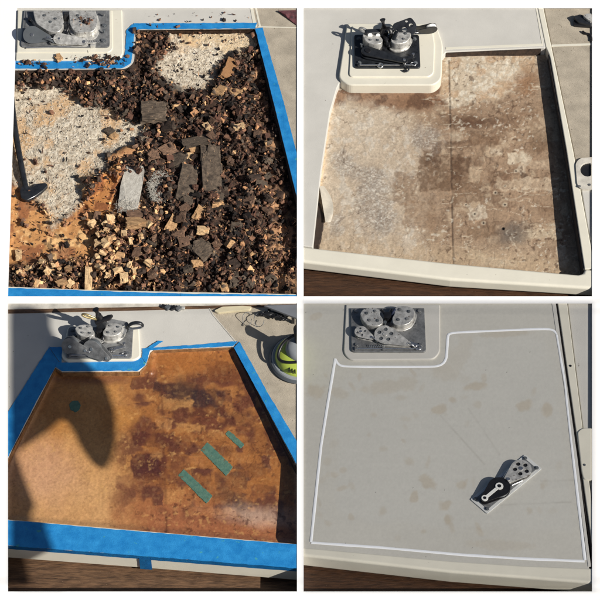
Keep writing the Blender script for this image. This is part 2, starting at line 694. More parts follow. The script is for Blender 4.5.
def structure(name, label=None):
    e = empty(name, (0, 0, GZ))
    tag(e, label, kind='structure')
    return e


def under(o, parent):
    o.parent = parent
    o.matrix_parent_inverse = Matrix.Translation(-parent.location)
    return o


# ================================================================== deck sections
def piece(name, poly, mat, parent, z1=0.0, z0=-0.10, bevel=0.004, seg=3, r=0):
    if r:
        poly = rounded(poly, r)
    o = px_prism(name, poly, z0, z1, mat, bevel=bevel, seg=seg)
    return under(o, parent)


def wall_strip(name, edge, parent, mat, z0, z1, th=0.004):
    """a thin facing on the inside of the pan, following a pixel polyline at deck level"""
    b = MB()
    pts = [P(x, y, 0) for x, y in edge]
    for a, c in zip(pts, pts[1:]):
        d = (c - a).normalized()
        nn = Vector((d.y, -d.x, 0)) * th
        b.ring_prism([tuple(a[:2]), tuple(c[:2]), tuple((c + nn)[:2]), tuple((a + nn)[:2])], z0, z1)
    return under(b.build(name, mat), parent)


# ---- section 1 (debris)
d1 = structure('deck', 'deck section with an open recess full of rotten core')
hole1_top = rounded([(5, 70, 0), (126, 68.5, 6), (134, 62, 6), (136, 29.5, 4), (255, 28.5, 2), (299, 207, 0)], 0)
piece('deck_panel', [(4, 5), (251, 5)] + [p for p in reversed(hole1_top[:-1])] + [(4, 70)], deck_m, d1)
piece('side_deck', [(251.2, 5), (301, 5), (301, 212), (299, 207), (255.2, 28.5)], side_m, d1)
piece('rim', [(4, 286), (5, 286.3), (100, 290), (299, 294), (301, 294), (301, 300), (4, 300)], cream_m, d1)
o = piece('moulding_bead', [(249.5, 5), (252.5, 5), (257, 27), (253.5, 27)], cream_m, d1, 0.0015, -0.002, 0.0006)
o = piece('moulding_bead', [(254.2, 5), (256.2, 5), (261, 27), (259, 27)], cream_m, d1, 0.0012, -0.002, 0.0006)
o = piece('seam', [(258, 26.2), (297, 27.2), (297, 28), (258, 27)], cream_m, d1, 0.001, -0.002, 0)
wall_strip('recess_wall', [(255, 28.7), (299, 207)], d1, wall_m, -0.1, -0.004)
wall_strip('recess_wall', [(136, 29.5), (255, 28.5)], d1, wall_brown_m, -0.1, -0.004)
wall_strip('recess_wall', hole1_top[:-2], d1, wall_dark_m, -0.1, -0.004)
# plinth below the mast fittings
p1 = piece('mast_plinth', rounded([(17.3, 9.6, 0), (122, 9.6, 0), (123, 55, 8), (116, 60, 8), (15.8, 60, 0)], 0), cream_m, d1, 0.010, -0.003, 0.004)
p1b = piece('plinth_step', rounded([(18, 10.3, 0), (112, 10.3, 0), (112.5, 49, 3), (109, 52, 3), (17, 52, 0)], 0), cream_m, d1, 0.0145, 0.004, 0.002)

# ---- section 2 (cleaned out)
d2 = structure('deck', 'deck section with a cleaned bare recess')
h2 = [(313, 247.2), (321, 172), (330, 112), (337, 88), (340, 82), (346, 84), (430, 83), (440, 78), (442.5, 56), (446, 52), (541, 47.8), (545.5, 48)]
piece('deck_panel', [(301, 5), (537, 5), (545.5, 46)] + h2[::-1][0:1] + h2[::-1][1:] + [(301, 245.5)], deck_m, d2)
rin = rounded([(537.2, 5, 0), (545.7, 46.5, 0), (550, 56, 6), (566.5, 150, 0), (584.5, 268.5, 0)], 0)
piece('rim', rin + [(594, 269), (594, 262), (573.2, 150), (551.2, 45), (543, 5)], cream_m, d2, 0.002)
piece('rim', [(301, 245.7), (313, 247.4), (450, 262.7), (578, 274.2), (583, 273), (584.6, 268.8), (604, 269.5), (604, 289), (450, 279.5), (295, 260.6)], cream_m, d2, 0.002, -0.052, 0.014, 5)
piece('side_deck', [(543.3, 5), (594, 5), (594, 186), (580.5, 186), (573.4, 150), (551.4, 45)], side_m, d2, -0.003)
piece('side_deck', [(580.8, 186.3), (594, 186.3), (594, 261), (587.5, 226)], deck_m, d2, -0.003)
piece('seam', [(551.6, 44.5), (594, 43.2), (594, 45), (551.6, 46.6)], cream_m, d2, -0.0015, -0.006, 0)
piece('moulding_bead', [(535.2, 5), (536.2, 5), (543.2, 44.5), (542, 44.5)], cream_m, d2, 0.0014, -0.002, 0)
piece('moulding_bead', [(446, 47.2), (542, 43.5), (543.3, 45.5), (446, 49.2)], cream_m, d2, 0.0016, -0.002, 0)
wall_strip('recess_wall', [(549, 54), (566.5, 150), (584.3, 268.5)], d2, wall_m, -0.1, -0.004)
wall_strip('recess_wall', [(446, 52), (541, 47.8)], d2, wall_dark_m, -0.1, -0.004)
piece('toe_rail', [(301, 262), (594, 290), (594, 303), (301, 303)], wood_m, d2, -0.068, -0.12, 0.006)
piece('mast_plinth', rounded([(347, 23, 3), (436, 23.5, 6), (443, 44, 5), (441.5, 79, 8), (434, 85, 8), (348, 85, 9), (338.5, 78, 5)], 0), cream_m, d2, 0.016, -0.045, 0.006, 4)
piece('plinth_step', rounded([(352, 26, 2), (432, 26.5, 4), (434.5, 45, 3), (433.5, 73, 4), (429, 76.5, 4), (349, 76.5, 4)], 0), cream_m, d2, 0.0225, 0.012, 0.003, 3)

# ---- section 3 (glassed and taped)
d3 = structure('deck', 'deck section with a resin-coated recess edged in tape')
h3 = [(4, 462), (6, 462), (13, 447), (55, 367), (62, 371.5), (139, 371), (146, 364), (150, 352), (153, 349.5), (231, 346.4), (234.5, 347.5)]
piece('deck_panel', [(4, 300), (206, 300), (213, 315), (235, 341.5)] + h3[::-1], deck_m, d3)
piece('side_deck', [(206.3, 300), (301, 300), (301, 476), (299, 471), (236, 350), (234.8, 347.5), (235.3, 341.5), (213.3, 315)], side_m, d3)
piece('rim', [(4, 518.7), (6, 519), (299, 544), (301, 544.2), (301, 568), (150, 556), (4, 545)], cream_m, d3, 0.0, -0.088, 0.003, 3)
wall_strip('recess_wall', [(236, 350), (299, 471)], d3, wall_m, -0.1, -0.004)
wall_strip('recess_wall', [(6, 462), (13, 447), (55, 367), (62, 371.5), (139, 371), (146, 364), (150, 352), (153, 349.5), (231, 346.4), (234.5, 347.5)], d3, wall_amber_m, -0.1, -0.005)
piece('toe_rail', [(4, 552), (301, 578), (301, 598), (4, 598)], wood2_m, d3, -0.112, -0.15, 0.006)
piece('mast_plinth', rounded([(68, 326, 4), (139, 325, 4), (140.5, 357, 4), (134, 360, 5), (66, 361, 5), (61, 356, 4)], 0), cream_m, d3, 0.014, -0.003, 0.005, 3)
piece('far_toe_rail', [(4, 309.5), (130, 307), (301, 303.8), (301, 306), (130, 310.5), (4, 313.5)], wood2_m, d3, 0.002, -0.002, 0.001)
piece('far_side_deck', [(4, 300), (301, 300), (301, 303.7), (130, 306.8), (4, 309.3)], grime_m, d3, 0.0012, -0.002, 0)
piece('moulding_bead', [(206, 303.5), (207.4, 303.5), (214, 315), (236, 341), (235, 341.5), (212.6, 315)], grime_m, d3, 0.0016, -0.002, 0)

# ---- section 4 (finished, dimmed by the added unseen sheet)
d4 = structure('deck', 'deck section finished with a white sealant line')


def deck4(X, Y):
    col = np.ones(X.shape + (3,)) * np.array((0.53, 0.515, 0.465))
    tone = fbm(X, Y, 60, 11, 4)
    col *= (0.96 + 0.08 * tone)[..., None]
    # clean greyer middle, browner margin left by the old masking
    inner = zone(X, Y, [(335, 400), (345, 378), (450, 372), (455, 340), (545, 338), (556, 380), (572, 530), (450, 528), (345, 518), (337, 505)], 5, 5, 20, 21)
    col = mix(col, (194, 194, 189), inner * 0.3)
    st = np.zeros(X.shape)
    for (cx, cy, rx, ry, rot, k) in [(316, 391, 9, 7, 0, .8), (339, 393, 9, 5, 20, .5), (385, 387, 22, 6, -8, .55), (408, 384, 10, 7, 0, .5),
                                     (439, 409, 8, 5, -20, .9), (453, 400, 4, 3, 0, .8), (477, 386, 11, 4, -10, .9), (484, 379, 3, 5, 0, .6),
                                     (461, 353, 9, 22, 20, .35), (447, 372, 14, 8, 0, .4), (525, 405, 8, 5, -15, .9), (547, 409, 5, 7, 0, .9), (505, 334, 24, 3, -3, .6),
                                     (316, 316, 7, 3, -15, .6), (414, 497, 4, 6, 25, .9), (428, 482, 8, 6, 40, .9), (424, 477, 5, 3, 0, .7), (446, 505, 6, 4, -40, .9),
                                     (447, 519, 3, 5, 0, .8), (342, 488, 6, 3, -20, .7), (351, 517, 3, 3, 0, .7), (461, 485, 5, 4, 0, .7), (442, 505, 4, 4, 0, .6), (500, 545, 30, 5, 3, .4),
                                     (334, 475, 4, 3, 0, .6), (343, 470, 3, 3, 0, .6), (480, 532, 5, 3, 50, .5), (571, 352, 5, 7, 0, .8), (578, 388, 6, 6, 30, .6)]:
        st = np.maximum(st, blob(X, Y, cx, cy, rx, ry, rot, 0.35, 0.5, 5, 33) * k)
    col = mix(col, (178, 166, 146), st * 0.62)
    # faint rubbed lines
    for (x0, y0, x1, y1, k) in [(440, 415, 485, 465, .5), (468, 408, 500, 455, .4), (500, 505, 572, 502, .5), (540, 481, 582, 480, .35), (395, 350, 420, 370, .3)]:
        L = math.hypot(x1 - x0, y1 - y0)
        t = ((X - x0) * (x1 - x0) + (Y - y0) * (y1 - y0)) / L
        dd = np.abs((X - x0) * (y1 - y0) - (Y - y0) * (x1 - x0)) / L
        col = mix(col, (150, 146, 136), np.exp(-(dd / 0.9) ** 2) * ((t > 0) & (t < L)) * k * fbm(X, Y, 8, 3))
    g1 = fbm(X, Y, 1.5, 44, 2)
    g2 = fbm(X * 0.3, Y * 2, 6, 45, 4)
    col *= (0.93 + 0.09 * g1 + 0.05 * g2)[..., None]
    for q in range(46):
        bx_, by_ = RNG.uniform(318, 575), RNG.uniform(372, 545)
        col = mix(col, (176, 164, 144), blob(X, Y, bx_, by_, RNG.uniform(1.5, 6), RNG.uniform(1.2, 4), RNG.uniform(0, 180), 0.5, 0.5, 4, 600 + q) * RNG.uniform(.12, .4))
    sp = (vnoise(X * 0.9, Y * 0.9, 77) > 0.985) & (vnoise(X / 9, Y / 9, 78) > 0.55)
    col = mix(col, (70, 66, 60), sp * 0.8)
    Z = 0.0 + (fbm(X, Y, 50, 8, 2) - 0.5) * 0.0006 - 0.0006
    return Z, col


poly4 = [(302, 301), (552.5, 301), (574.5, 455), (588.5, 566), (588, 575), (450, 569), (302, 553)]
under(field('deck_panel', poly4, 0.75, deck4, deckattr_m), d4)
piece('deck_core', [(303, 302), (554, 302), (575.5, 455), (590, 577), (450, 568), (303, 552)], deck_m, d4, -0.003, -0.1, 0)
piece('rim', [(301, 546.5), (320, 548), (450, 560), (520, 564.5), (590, 567.5), (606, 568), (606, 584), (450, 572), (295, 554.5)], cream_m, d4, 0.0008, -0.075, 0.010, 5)
piece('margin', [(551.6, 301), (555.4, 301), (577, 455), (591, 566.5), (588, 566.5), (574, 455)], deck_m, d4, 0.0010, -0.005, 0.0006)
piece('groove', [(554.6, 301), (557.6, 301), (580, 455), (594, 560), (594, 566), (576, 455)], wall_m, d4, -0.006, -0.1, 0)
piece('side_rim', [(557.4, 301), (567, 301), (586, 455), (594, 520), (594, 558), (579.6, 455)], cream_m, d4, 0.001, -0.1, 0.003)
piece('side_deck', [(567.5, 301), (594, 301), (594, 517), (586.5, 455)], deck_m, d4, -0.008, -0.1, 0.003)
piece('toe_rail', [(301, 560), (594, 590), (594, 598), (301, 598)], wood_m, d4, -0.092, -0.13, 0.006)
piece('mast_plinth', rounded([(346, 304.4, 0), (440, 304.4, 0), (440, 352, 6), (434, 359, 7), (350, 360, 7), (343.5, 353, 6)], 0), deck_m, d4, 0.007, -0.004, 0.004, 3)


def bead(pts, label, r=0.0052, flat=0.15, z=0.0004, it=1):
    path = smooth_path([(x, y) for x, y in pts], it)
    path = polyline(path, max(20, int(sum((b - a).length for a, b in zip(path, path[1:])) / 2)))
    rr = [r * (0.95 + 0.25 * (float(vnoise(np.array(i_ * 0.12), np.array(r * 900), 5)) - 0.3)) for i_ in range(len(path))]
    o = MB().tube([P(q.x, q.y, z) for q in path], rr, 8, flat=flat).build('sealant_bead', caulk_m, smooth=80)
    return tag(o, label, 'sealant line', 'white sealant lines on the finished deck')


bead([(311, 542), (321, 446), (328, 402), (335.3, 358.5)], 'white sealant line up the left side of the finished deck panel', it=0)
bead([(335.5, 359.6), (337.2, 363.2), (341, 366), (352, 366.7), (425, 366.8), (439, 366.3), (446, 361), (447.2, 348), (447.6, 337), (449, 333.3), (460, 332.2), (505, 330.3), (541, 328.8), (553, 329.4), (557, 334)], 'white sealant line stepping around the mast plinth and along the top')
bead([(557, 334.5), (565, 383), (573, 455), (585, 560)], 'white sealant line down the right side of the finished deck panel', it=0)
bead([(311.3, 542.6), (380, 547.4), (460, 554.6), (520, 558.5), (584.6, 561.2)], 'white sealant line along the bottom of the finished deck panel', 0.0055, it=0)

# ---- blue masking tape
G1 = 'blue tape round the debris-filled recess'
tape([(13, 61.2), (116, 60.6), (124, 57), (125.2, 50)], [(13, 68.6), (122, 68.2), (131, 63), (133.4, 50)], 'blue tape strip under the mast plinth, strewn with dark crumbs', 60, seed=3, group=G1)
tape([(125.6, 49.6), (126.5, 30), (133, 23.8)], [(133.2, 49.6), (134.3, 31), (138, 29)], 'short blue tape turning the corner right of the mast plinth, above debris', 24, seed=4, group=G1)
tape([(133.5, 23.4), (190, 23), (257, 22.6)], [(137, 29.2), (190, 28.8), (255, 28.2)], 'blue tape strip along the top edge of the debris-filled recess', 60, seed=5, group=G1)
tape([(255.3, 28.5), (276, 112), (296.6, 196)], [(262.5, 27.5), (284, 103), (296.7, 153)], 'wide blue tape strip down the right side of the debris-filled recess', 70, seed=6, group=G1, z=0.0035)
tape([(6, 287.6), (100, 291), (180, 293.4)], [(6, 298), (100, 299.4), (180, 299.6)], 'blue tape strip below the debris at the bottom left', 50, seed=7, group=G1)
tape([(180.3, 293.6), (299, 294.9)], [(180.3, 299.6), (299, 299.8)], 'thin blue tape strip below the debris at the bottom right', 40, seed=8, group=G1)
G3 = 'blue tape round the resin-coated recess'
tape([(49, 347.2), (28, 380), (6, 415)], [(58.5, 361.5), (36, 402), (6, 461)], 'broad blue tape strip slanting down the left of the resin-coated recess', 60, seed=9, group=G3)
tape([(49.3, 346.8), (62, 347), (62, 353)], [(58.8, 361), (61, 362), (61.5, 362.5)], 'small blue tape corner left of the mast plinth beside the slanting strip', 20, seed=10, group=G3, z=0.0045)
tape([(57, 361.8), (64, 362.4), (133, 361), (141.8, 357.5)], [(55.5, 366.4), (62, 371), (138, 370.6), (146, 364.4)], 'blue tape strip under the mast plinth of the resin-coated section', 50, seed=11, group=G3, z=0.0042)
tape([(142, 357.3), (142.5, 348.5)], [(146.3, 364), (150, 349.8)], 'short blue tape piece right of the mast plinth above the resin', 20, seed=12, group=G3, z=0.0036)
tape([(142.6, 348.3), (190, 345), (238, 341)], [(150.5, 350), (190, 348.2), (233, 346)], 'blue tape strip along the top edge of the resin-coated recess', 50, seed=13, group=G3)
tape([(147, 348), (158, 340.6)], [(151, 349), (163, 341)], 'stray blue tape end sticking out diagonally above the top strip', 12, seed=14, group=G3, z=0.0062)
tape([(234, 347.5), (262, 399), (296.4, 464)], [(239.5, 341.5), (268, 393), (296.7, 441)], 'blue tape strip down the right side of the resin-coated recess', 60, seed=15, group=G3, z=0.0045)
tape([(6, 520), (150, 532.2), (299, 544.8)], [(6, 545.3), (150, 556.4), (299, 568.4)], 'broad blue tape strip along the front rim below the resin-coated recess', 90, seed=16, group=G3, nv=10)


def face_tape(x0, y0, x1, y1, h0, h1, label, off=0.0015, n=30):
    """tape on the upright front face of the rim"""
    def fn(u, v):
        q = P(x0 + (x1 - x0) * u, y0 + (y1 - y0) * u, 0)
        wob = (float(vnoise(np.array(u * 30), np.array(v * 5.0), 3)) - 0.5) * 0.001
        return Vector((q.x, q.y - off - wob, -(h0 + (h1 - h0) * v)))
    b = MB().grid(fn, n, 5)
    ex = bmesh.ops.solidify(b.bm, geom=b.bm.faces[:], thickness=0.0008)
    o = b.build('masking_tape', tape_m, smooth=50)
    tag(o, label, 'tape', G3)


face_tape(6, 545.2, 150, 556.2, -0.001, 0.022, 'folded-over blue tape edge on the front of the rim, left half', 0.002)
face_tape(150.3, 556.2, 299, 567.8, -0.001, 0.024, 'folded-over blue tape edge on the front of the rim, right half', 0.002)
face_tape(139, 555.5, 151, 556.4, 0.012, 0.087, 'short upright blue tape piece across the white rim face', 0.0045, 8)
# ================================================================== recess floors
FZ1, FZ2, FZ3 = -0.058, -0.056, -0.056
PATCH_A = [(8, 92), (40, 86), (62, 88), (80, 96), (104, 112), (132, 120), (150, 136), (128, 146), (110, 152), (100, 168), (86, 182), (84, 200), (70, 212), (52, 232), (40, 205), (8, 180)]
PATCH_B = [(166, 30), (248, 29), (258, 46), (240, 52), (222, 58), (216, 74), (204, 92), (188, 92), (166, 82), (158, 70), (170, 50)]
ORANGE = [(8, 182), (40, 200), (60, 226), (78, 206), (90, 190), (112, 176), (116, 214), (92, 226), (92, 262), (50, 262), (8, 262)]
PEEL = [(84, 188), (98, 176), (120, 160), (122, 172), (116, 190), (108, 214), (92, 210), (82, 202)]
TANR = [(252, 60), (262, 60), (296, 230), (296, 292), (262, 292), (272, 240), (268, 180), (262, 130)]


def heap(X, Y):
    a = zone(X, Y, PATCH_A, 6, 6, 14, 2)
    b = zone(X, Y, PATCH_B, 5, 6, 14, 4)
    o = zone(X, Y, ORANGE, 6, 6, 14, 6)
    h = 1 - np.maximum(np.maximum(a, b), o)
    return h, a, b, o


def floor1h(X, Y):
    h, a, b, o = heap(X, Y)
    n = smooth(fbm(X, Y, 15, 50, 4), 0.25, 0.75)
    z = FZ1 + h * (0.002 + 0.034 * n) + (a + b) * (fbm(X, Y, 4, 60, 4) - 0.5) * 0.006 + o * (fbm(X, Y, 9, 61, 4) - 0.5) * 0.008
    z = z + 0.012 * zone(X, Y, PEEL, 1.5, 3, 8, 9)
    z = z + 0.030 * np.where(X > 128, smooth(Y, 75, 32), 0) + 0.018 * np.where(X < 140, smooth(Y, 100, 72), 0)
    edge = smooth(X, 262, 300) * 0.010
    return z - edge * h


def floor1(X, Y):
    h, a, b, o = heap(X, Y)
    z = floor1h(X, Y)
    col = np.ones(X.shape + (3,)) * np.array(lin((62, 44, 33)))
    n1 = fbm(X, Y, 9, 71, 5)
    n2 = fbm(X, Y, 3, 72, 4)
    col = mix(col, (24, 17, 14), smooth(n1, 0.45, 0.62))
    col = mix(col, (150, 112, 80), smooth(n2, 0.58, 0.72) * 0.6)
    tr = zone(X, Y, TANR, 8, 12, 16, 12)
    col = mix(col, (186, 142, 104), tr * smooth(n1, 0.38, 0.6) * 0.9)
    # coarse mat of glass strands left on the skin
    fa = fbm(X * 0.9, Y * 2.2, 2.4, 81, 3)
    fb = fbm(X * 2.2 + Y, Y * 0.9 - X, 2.8, 82, 3)
    g = np.ones(X.shape + (3,)) * np.array(lin((198, 186, 166)))
    g = mix(g, (226, 217, 200), smooth(np.maximum(fa, fb), 0.58, 0.8) * 0.8)
    g = mix(g, (128, 110, 90), smooth(np.minimum(fa, fb), 0.42, 0.28) * 0.7)
    g = mix(g, (200, 158, 108), smooth(fbm(X, Y, 22, 83, 4), 0.52, 0.68) * 0.65)
    m = np.maximum(a, b)[..., None]
    col = col * (1 - m) + g * m
    tan_b = zone(X, Y, [(178, 29), (258, 29), (262, 56), (230, 60), (214, 46), (180, 44)], 4, 6, 10, 14) * b
    col = mix(col, (212, 184, 142), tan_b * 0.6)
    og = np.ones(X.shape + (3,)) * np.array(lin((196, 142, 88)))
    og = mix(og, (226, 182, 126), smooth(n1, 0.5, 0.65))
    og = mix(og, (140, 84, 52), smooth(fbm(X, Y, 12, 85, 5), 0.52, 0.64) * 0.8)
    og = mix(og, (70, 48, 34), smooth(n2, 0.62, 0.7) * 0.7)
    oo = (o * (1 - np.maximum(a, b)))[..., None]
    col = col * (1 - oo) + og * oo
    pe = zone(X, Y, PEEL, 1.5, 3, 8, 9)
    col = mix(col, (190, 128, 72), pe * 0.9)
    col = mix(col, (120, 66, 36), pe * smooth(n1, 0.5, 0.62) * 0.8)
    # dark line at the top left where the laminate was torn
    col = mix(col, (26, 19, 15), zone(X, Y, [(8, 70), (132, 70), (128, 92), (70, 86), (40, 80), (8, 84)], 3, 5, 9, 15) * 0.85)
    return z, col


field('floor', [(5, 68), (132, 64), (134, 27), (258, 27), (301, 205), (301, 297), (5, 292)], 0.62, floor1, floor_m)
f1 = bpy.data.objects['floor']
f1.name = 'recess_floor'
under(f1, d1)


def cells(X, Y, sx, sy, seed):
    """tint per rectangular core block, with uneven joints"""
    wx = X + (fbm(X, Y, 14, seed, 5) - 0.5) * 10
    wy = Y + (fbm(X, Y, 14, seed + 7, 5) - 0.5) * 8
    cy = np.floor(wy / sy)
    cx = np.floor((wx + cy * sx * 0.37) / sx)
    t = vnoise(cx * 7.1 + 0.5, cy * 3.3 + 0.5, seed + 2)
    ex = np.abs(((wx + cy * sx * 0.37) / sx) % 1 - 0.5)
    ey = np.abs((wy / sy) % 1 - 0.5)
    j = np.maximum(smooth(ex, 0.46, 0.5), smooth(ey, 0.44, 0.5)) * smooth(fbm(X, Y, 22, seed + 5, 3), 0.48, 0.6)
    return t, j


def depth2(Y):
    return -0.028 - 0.036 * np.clip((Y - 50) / 220, 0, 1.1)


def depth3(Y):
    return -0.022 - 0.042 * np.clip((Y - 348) / 190, 0, 1.1)


def rectb(X, Y, cx, cy, rx, ry, rot, seed, soft=1.2, warp=3.0):
    c, s = math.cos(R(rot)), math.sin(R(rot))
    wx = X + (fbm(X, Y, 6, seed, 4) - 0.5) * 2 * warp
    wy = Y + (fbm(X, Y, 6, seed + 30, 4) - 0.5) * 2 * warp
    u = np.abs((wx - cx) * c + (wy - cy) * s) - rx
    v = np.abs(-(wx - cx) * s + (wy - cy) * c) - ry
    return smooth(np.maximum(u, v), soft, -soft)


def floor2(X, Y):
    col = np.ones(X.shape + (3,)) * np.array(lin((176, 152, 128)))
    n1 = fbm(X, Y, 26, 101, 5)
    n2 = fbm(X, Y, 7, 102, 4)
    n3 = fbm(X, Y, 3, 103, 3)
    t, j = cells(X, Y, 17, 13, 110)
    left = 1 - smooth(X + (n1 - 0.5) * 60, 395, 440)
    right = 1 - left
    col = mix(col, (196, 176, 154), left * (0.55 + 0.4 * smooth(n1, 0.4, 0.6)))
    col = mix(col, (206, 192, 176), left * smooth(n2, 0.55, 0.68) * 0.7)
    # stained brown field on the right, patchy with blocks of core
    br = right * smooth(Y + (n1 - 0.5) * 30, 84, 104) * (1 - smooth(Y, 232, 262) * 0.75)
    col = mix(col, (150, 120, 94), br * 0.75)
    col = mix(col, (108, 80, 60), br * smooth(t * 0.4 + n2 * 0.6 + n1 * 0.3, 0.62, 0.84) * 0.85)
    col = mix(col, (194, 168, 140), br * smooth(t * 0.35 + n1 * 0.5 + n2 * 0.4, 0.66, 0.78) * 0.7)
    # brown band under the plinth
    bb = zone(X, Y, [(330, 84), (445, 84), (444, 104), (430, 112), (380, 108), (352, 98), (332, 108)], 5, 7, 12, 105)
    col = mix(col, (128, 88, 60), bb * 0.8)
    col = mix(col, (88, 58, 40), bb * smooth(n2, 0.5, 0.62) * 0.7)
    for k, (cx, cy, rx, ry, rot, cc, m_) in enumerate([
            (440, 172, 22, 18, 0, (104, 76, 54), .75), (405, 188, 12, 16, 0, (134, 106, 82), .7), (462, 168, 10, 12, 0, (96, 68, 48), .8), (486, 140, 16, 6, 5, (120, 90, 66), .8), (500, 178, 12, 8, 0, (104, 74, 52), .7),
            (432, 158, 9, 9, 0, (92, 66, 48), .7), (468, 190, 14, 12, 0, (118, 88, 64), .6), (420, 215, 16, 14, 0, (142, 112, 86), .6), (540, 140, 12, 12, 0, (118, 90, 66), .6), (548, 210, 10, 6, 0, (124, 94, 70), .6), (524, 178, 4, 6, 10, (70, 48, 34), .8),
            (452, 146, 20, 5, 0, (100, 72, 52), .7), (520, 120, 20, 8, -8, (124, 94, 70), .6), (482, 232, 14, 6, 0, (120, 92, 68), .5), (548, 252, 10, 6, 0, (132, 102, 78), .6),
            (516, 158, 9, 6, -8, (214, 196, 172), .75), (536, 184, 16, 7, 3, (200, 176, 150), .7), (508, 185, 12, 6, 6, (192, 168, 142), .7), (478, 213, 9, 7, -8, (204, 186, 164), .8), (545, 234, 18, 4, 3, (206, 184, 156), .7), (524, 164, 5, 10, 30, (210, 192, 168), .6),
            (474, 174, 6, 8, 10, (194, 168, 140), .7), (496, 152, 5, 3, 0, (204, 184, 160), .7), (540, 165, 10, 5, 0, (196, 172, 146), .6), (500, 262, 18, 4, 4, (208, 190, 166), .6), (478, 256, 10, 4, 10, (202, 180, 152), .6), (456, 136, 6, 4, 0, (196, 176, 152), .6),
            (562, 256, 4, 12, 0, (212, 196, 176), .5), (492, 120, 12, 2.5, 0, (78, 54, 38), .7), (470, 124, 10, 3, 0, (74, 50, 36), .7)]):
        col = mix(col, cc, rectb(X, Y, cx, cy, rx, ry, rot, 400 + k, 0.8, 4.0) * m_ * (0.55 + 0.45 * smooth(n3, 0.35, 0.6)))
    # bare pale laminate at the top
    pt = zone(X, Y, [(448, 55), (536, 51), (538, 66), (516, 84), (500, 98), (472, 104), (450, 106), (442, 96)], 3.5, 5, 12, 106)
    col = mix(col, (204, 184, 160), pt * 0.85)
    col = mix(col, (224, 212, 194), pt * smooth(n3, 0.52, 0.66) * 0.7)
    col = mix(col, (178, 140, 104), pt * smooth(fbm(X, Y, 12, 107, 4), 0.54, 0.66) * 0.6)
    dk = blob(X, Y, 470, 122, 26, 6, 2, 0.6, 0.6, 8, 108)
    col = mix(col, (96, 64, 42), dk * 0.8)
    dk = blob(X, Y, 528, 82, 16, 12, -30, 0.6, 0.5, 10, 109)
    col = mix(col, (140, 100, 68), dk * 0.8)
    # grey strands of glass
    for (cx, cy, rx, ry, rot, s) in [(373, 204, 18, 30, 15, 1), (344, 163, 14, 12, 0, 2), (428, 137, 15, 12, 0, 3), (385, 222, 14, 10, 0, 4), (366, 176, 16, 10, 10, 5), (336, 225, 7, 10, 0, 6)]:
        m = blob(X, Y, cx, cy, rx, ry, rot, 0.5, 0.7, 9, 120 + s)
        fa = fbm(X * 1.3, Y * 1.8, 1.9, 121, 4)
        g = np.ones(X.shape + (3,)) * np.array(lin((158, 144, 132)))
        g = mix(g, (214, 206, 194), smooth(fa, 0.56, 0.70) * 0.8)
        g = mix(g, (112, 96, 84), smooth(fa, 0.46, 0.34) * 0.7)
        col = col * (1 - 0.62 * m[..., None]) + g * 0.62 * m[..., None]
    # smudge, joints, seam
    col = mix(col, (92, 84, 78), blob(X, Y, 514, 234, 17, 10, -15, 0.8, 0.5, 8, 131) * 0.75)
    col = mix(col, (84, 54, 36), j * right * 0.35 * smooth(n2, 0.35, 0.6))
    seam = np.exp(-(((X - (449.5 + (Y - 90) * 0.02)) / 0.9) ** 2)) * (Y > 60)
    col = mix(col, (66, 44, 30), seam * 0.8 * smooth(fbm(X, Y, 12, 132, 3), 0.2, 0.5))
    sm2 = np.exp(-(((Y - (86 + (X - 450) * 0.01)) / 0.7) ** 2)) * (X > 450) * 0
    col = mix(col, (214, 180, 140), np.exp(-((X - (330 - (Y - 100) * 0.125)) / 3.2) ** 2) * 0.8)
    # bottom strip, sandy
    col = mix(col, (186, 158, 126), smooth(Y - (X - 313) * 0.1, 222, 244) * 0.45)
    for (cx, cy, r) in [(516, 171, 2.4), (495.5, 192.7, 2.6), (505, 204.7, 2.6), (474.7, 214, 2.6), (483.5, 223, 2.6), (466, 204.7, 2.0), (505, 186, 1.6)]:
        d = np.hypot(X - cx, (Y - cy) * 1.2)
        col = mix(col, (196, 180, 158), smooth(d, r + 0.4, r - 0.6) * 0.5)
        col = mix(col, (40, 28, 22), smooth(d, r * 0.55, r * 0.25))
        col = mix(col, (96, 64, 44), np.exp(-((d - r - 1.5) / 1.2) ** 2) * 0.35)
    d = np.hypot(X - 503, Y - 228.7)
    hole = smooth(d, 1.8, 1.0)
    col = mix(col, (10, 8, 8), hole)
    # crisp flecks, torn hairlines and ridges of resin
    fl1 = smooth(fbm(X + Y * .3, Y * 1.2 - X * .2, 3.2, 141, 4), 0.64, 0.76) * smooth(fbm(X, Y, 24, 147, 3), 0.42, 0.62)
    fl2 = smooth(fbm(X - Y * .25, Y * 1.2 + X * .2, 3.6, 142, 4), 0.63, 0.76) * smooth(fbm(X, Y, 26, 148, 3), 0.42, 0.62)
    col = mix(col, (222, 208, 188), fl1 * 0.55)
    col = mix(col, (88, 62, 44), fl2 * (0.2 + 0.5 * right))
    rd = smooth(np.abs(fbm(X, Y, 26, 143, 5) - 0.5), 0.011, 0.003)
    col = mix(col, (82, 58, 42), rd * 0.55 * smooth(fbm(X, Y, 20, 144, 3), 0.4, 0.55))
    rd2 = smooth(np.abs(fbm(X * 0.4, Y, 20, 145, 5) - 0.48), 0.010, 0.003)
    col = mix(col, (216, 198, 174), rd2 * 0.5 * smooth(fbm(X, Y, 16, 146, 3), 0.42, 0.58))
    fine = fbm(X, Y, 1.7, 140, 3)
    col = col * (0.74 + 0.52 * fine)[..., None] * np.array((0.88, 0.92, 0.93))
    Z = depth2(Y) - 0.014 * smooth(X - (Y - 50) * 0.13, 470, 535) + (n2 - 0.5) * 0.0022 + (n3 - 0.5) * 0.0014 + (t - 0.5) * 0.0012 * right - j * right * 0.0008 - seam * 0.0015 - hole * 0.006
    Z = Z + 0.012 * np.exp(-((X - (327 - (Y - 100) * 0.125)) / 4.0) ** 2)
    return Z, col


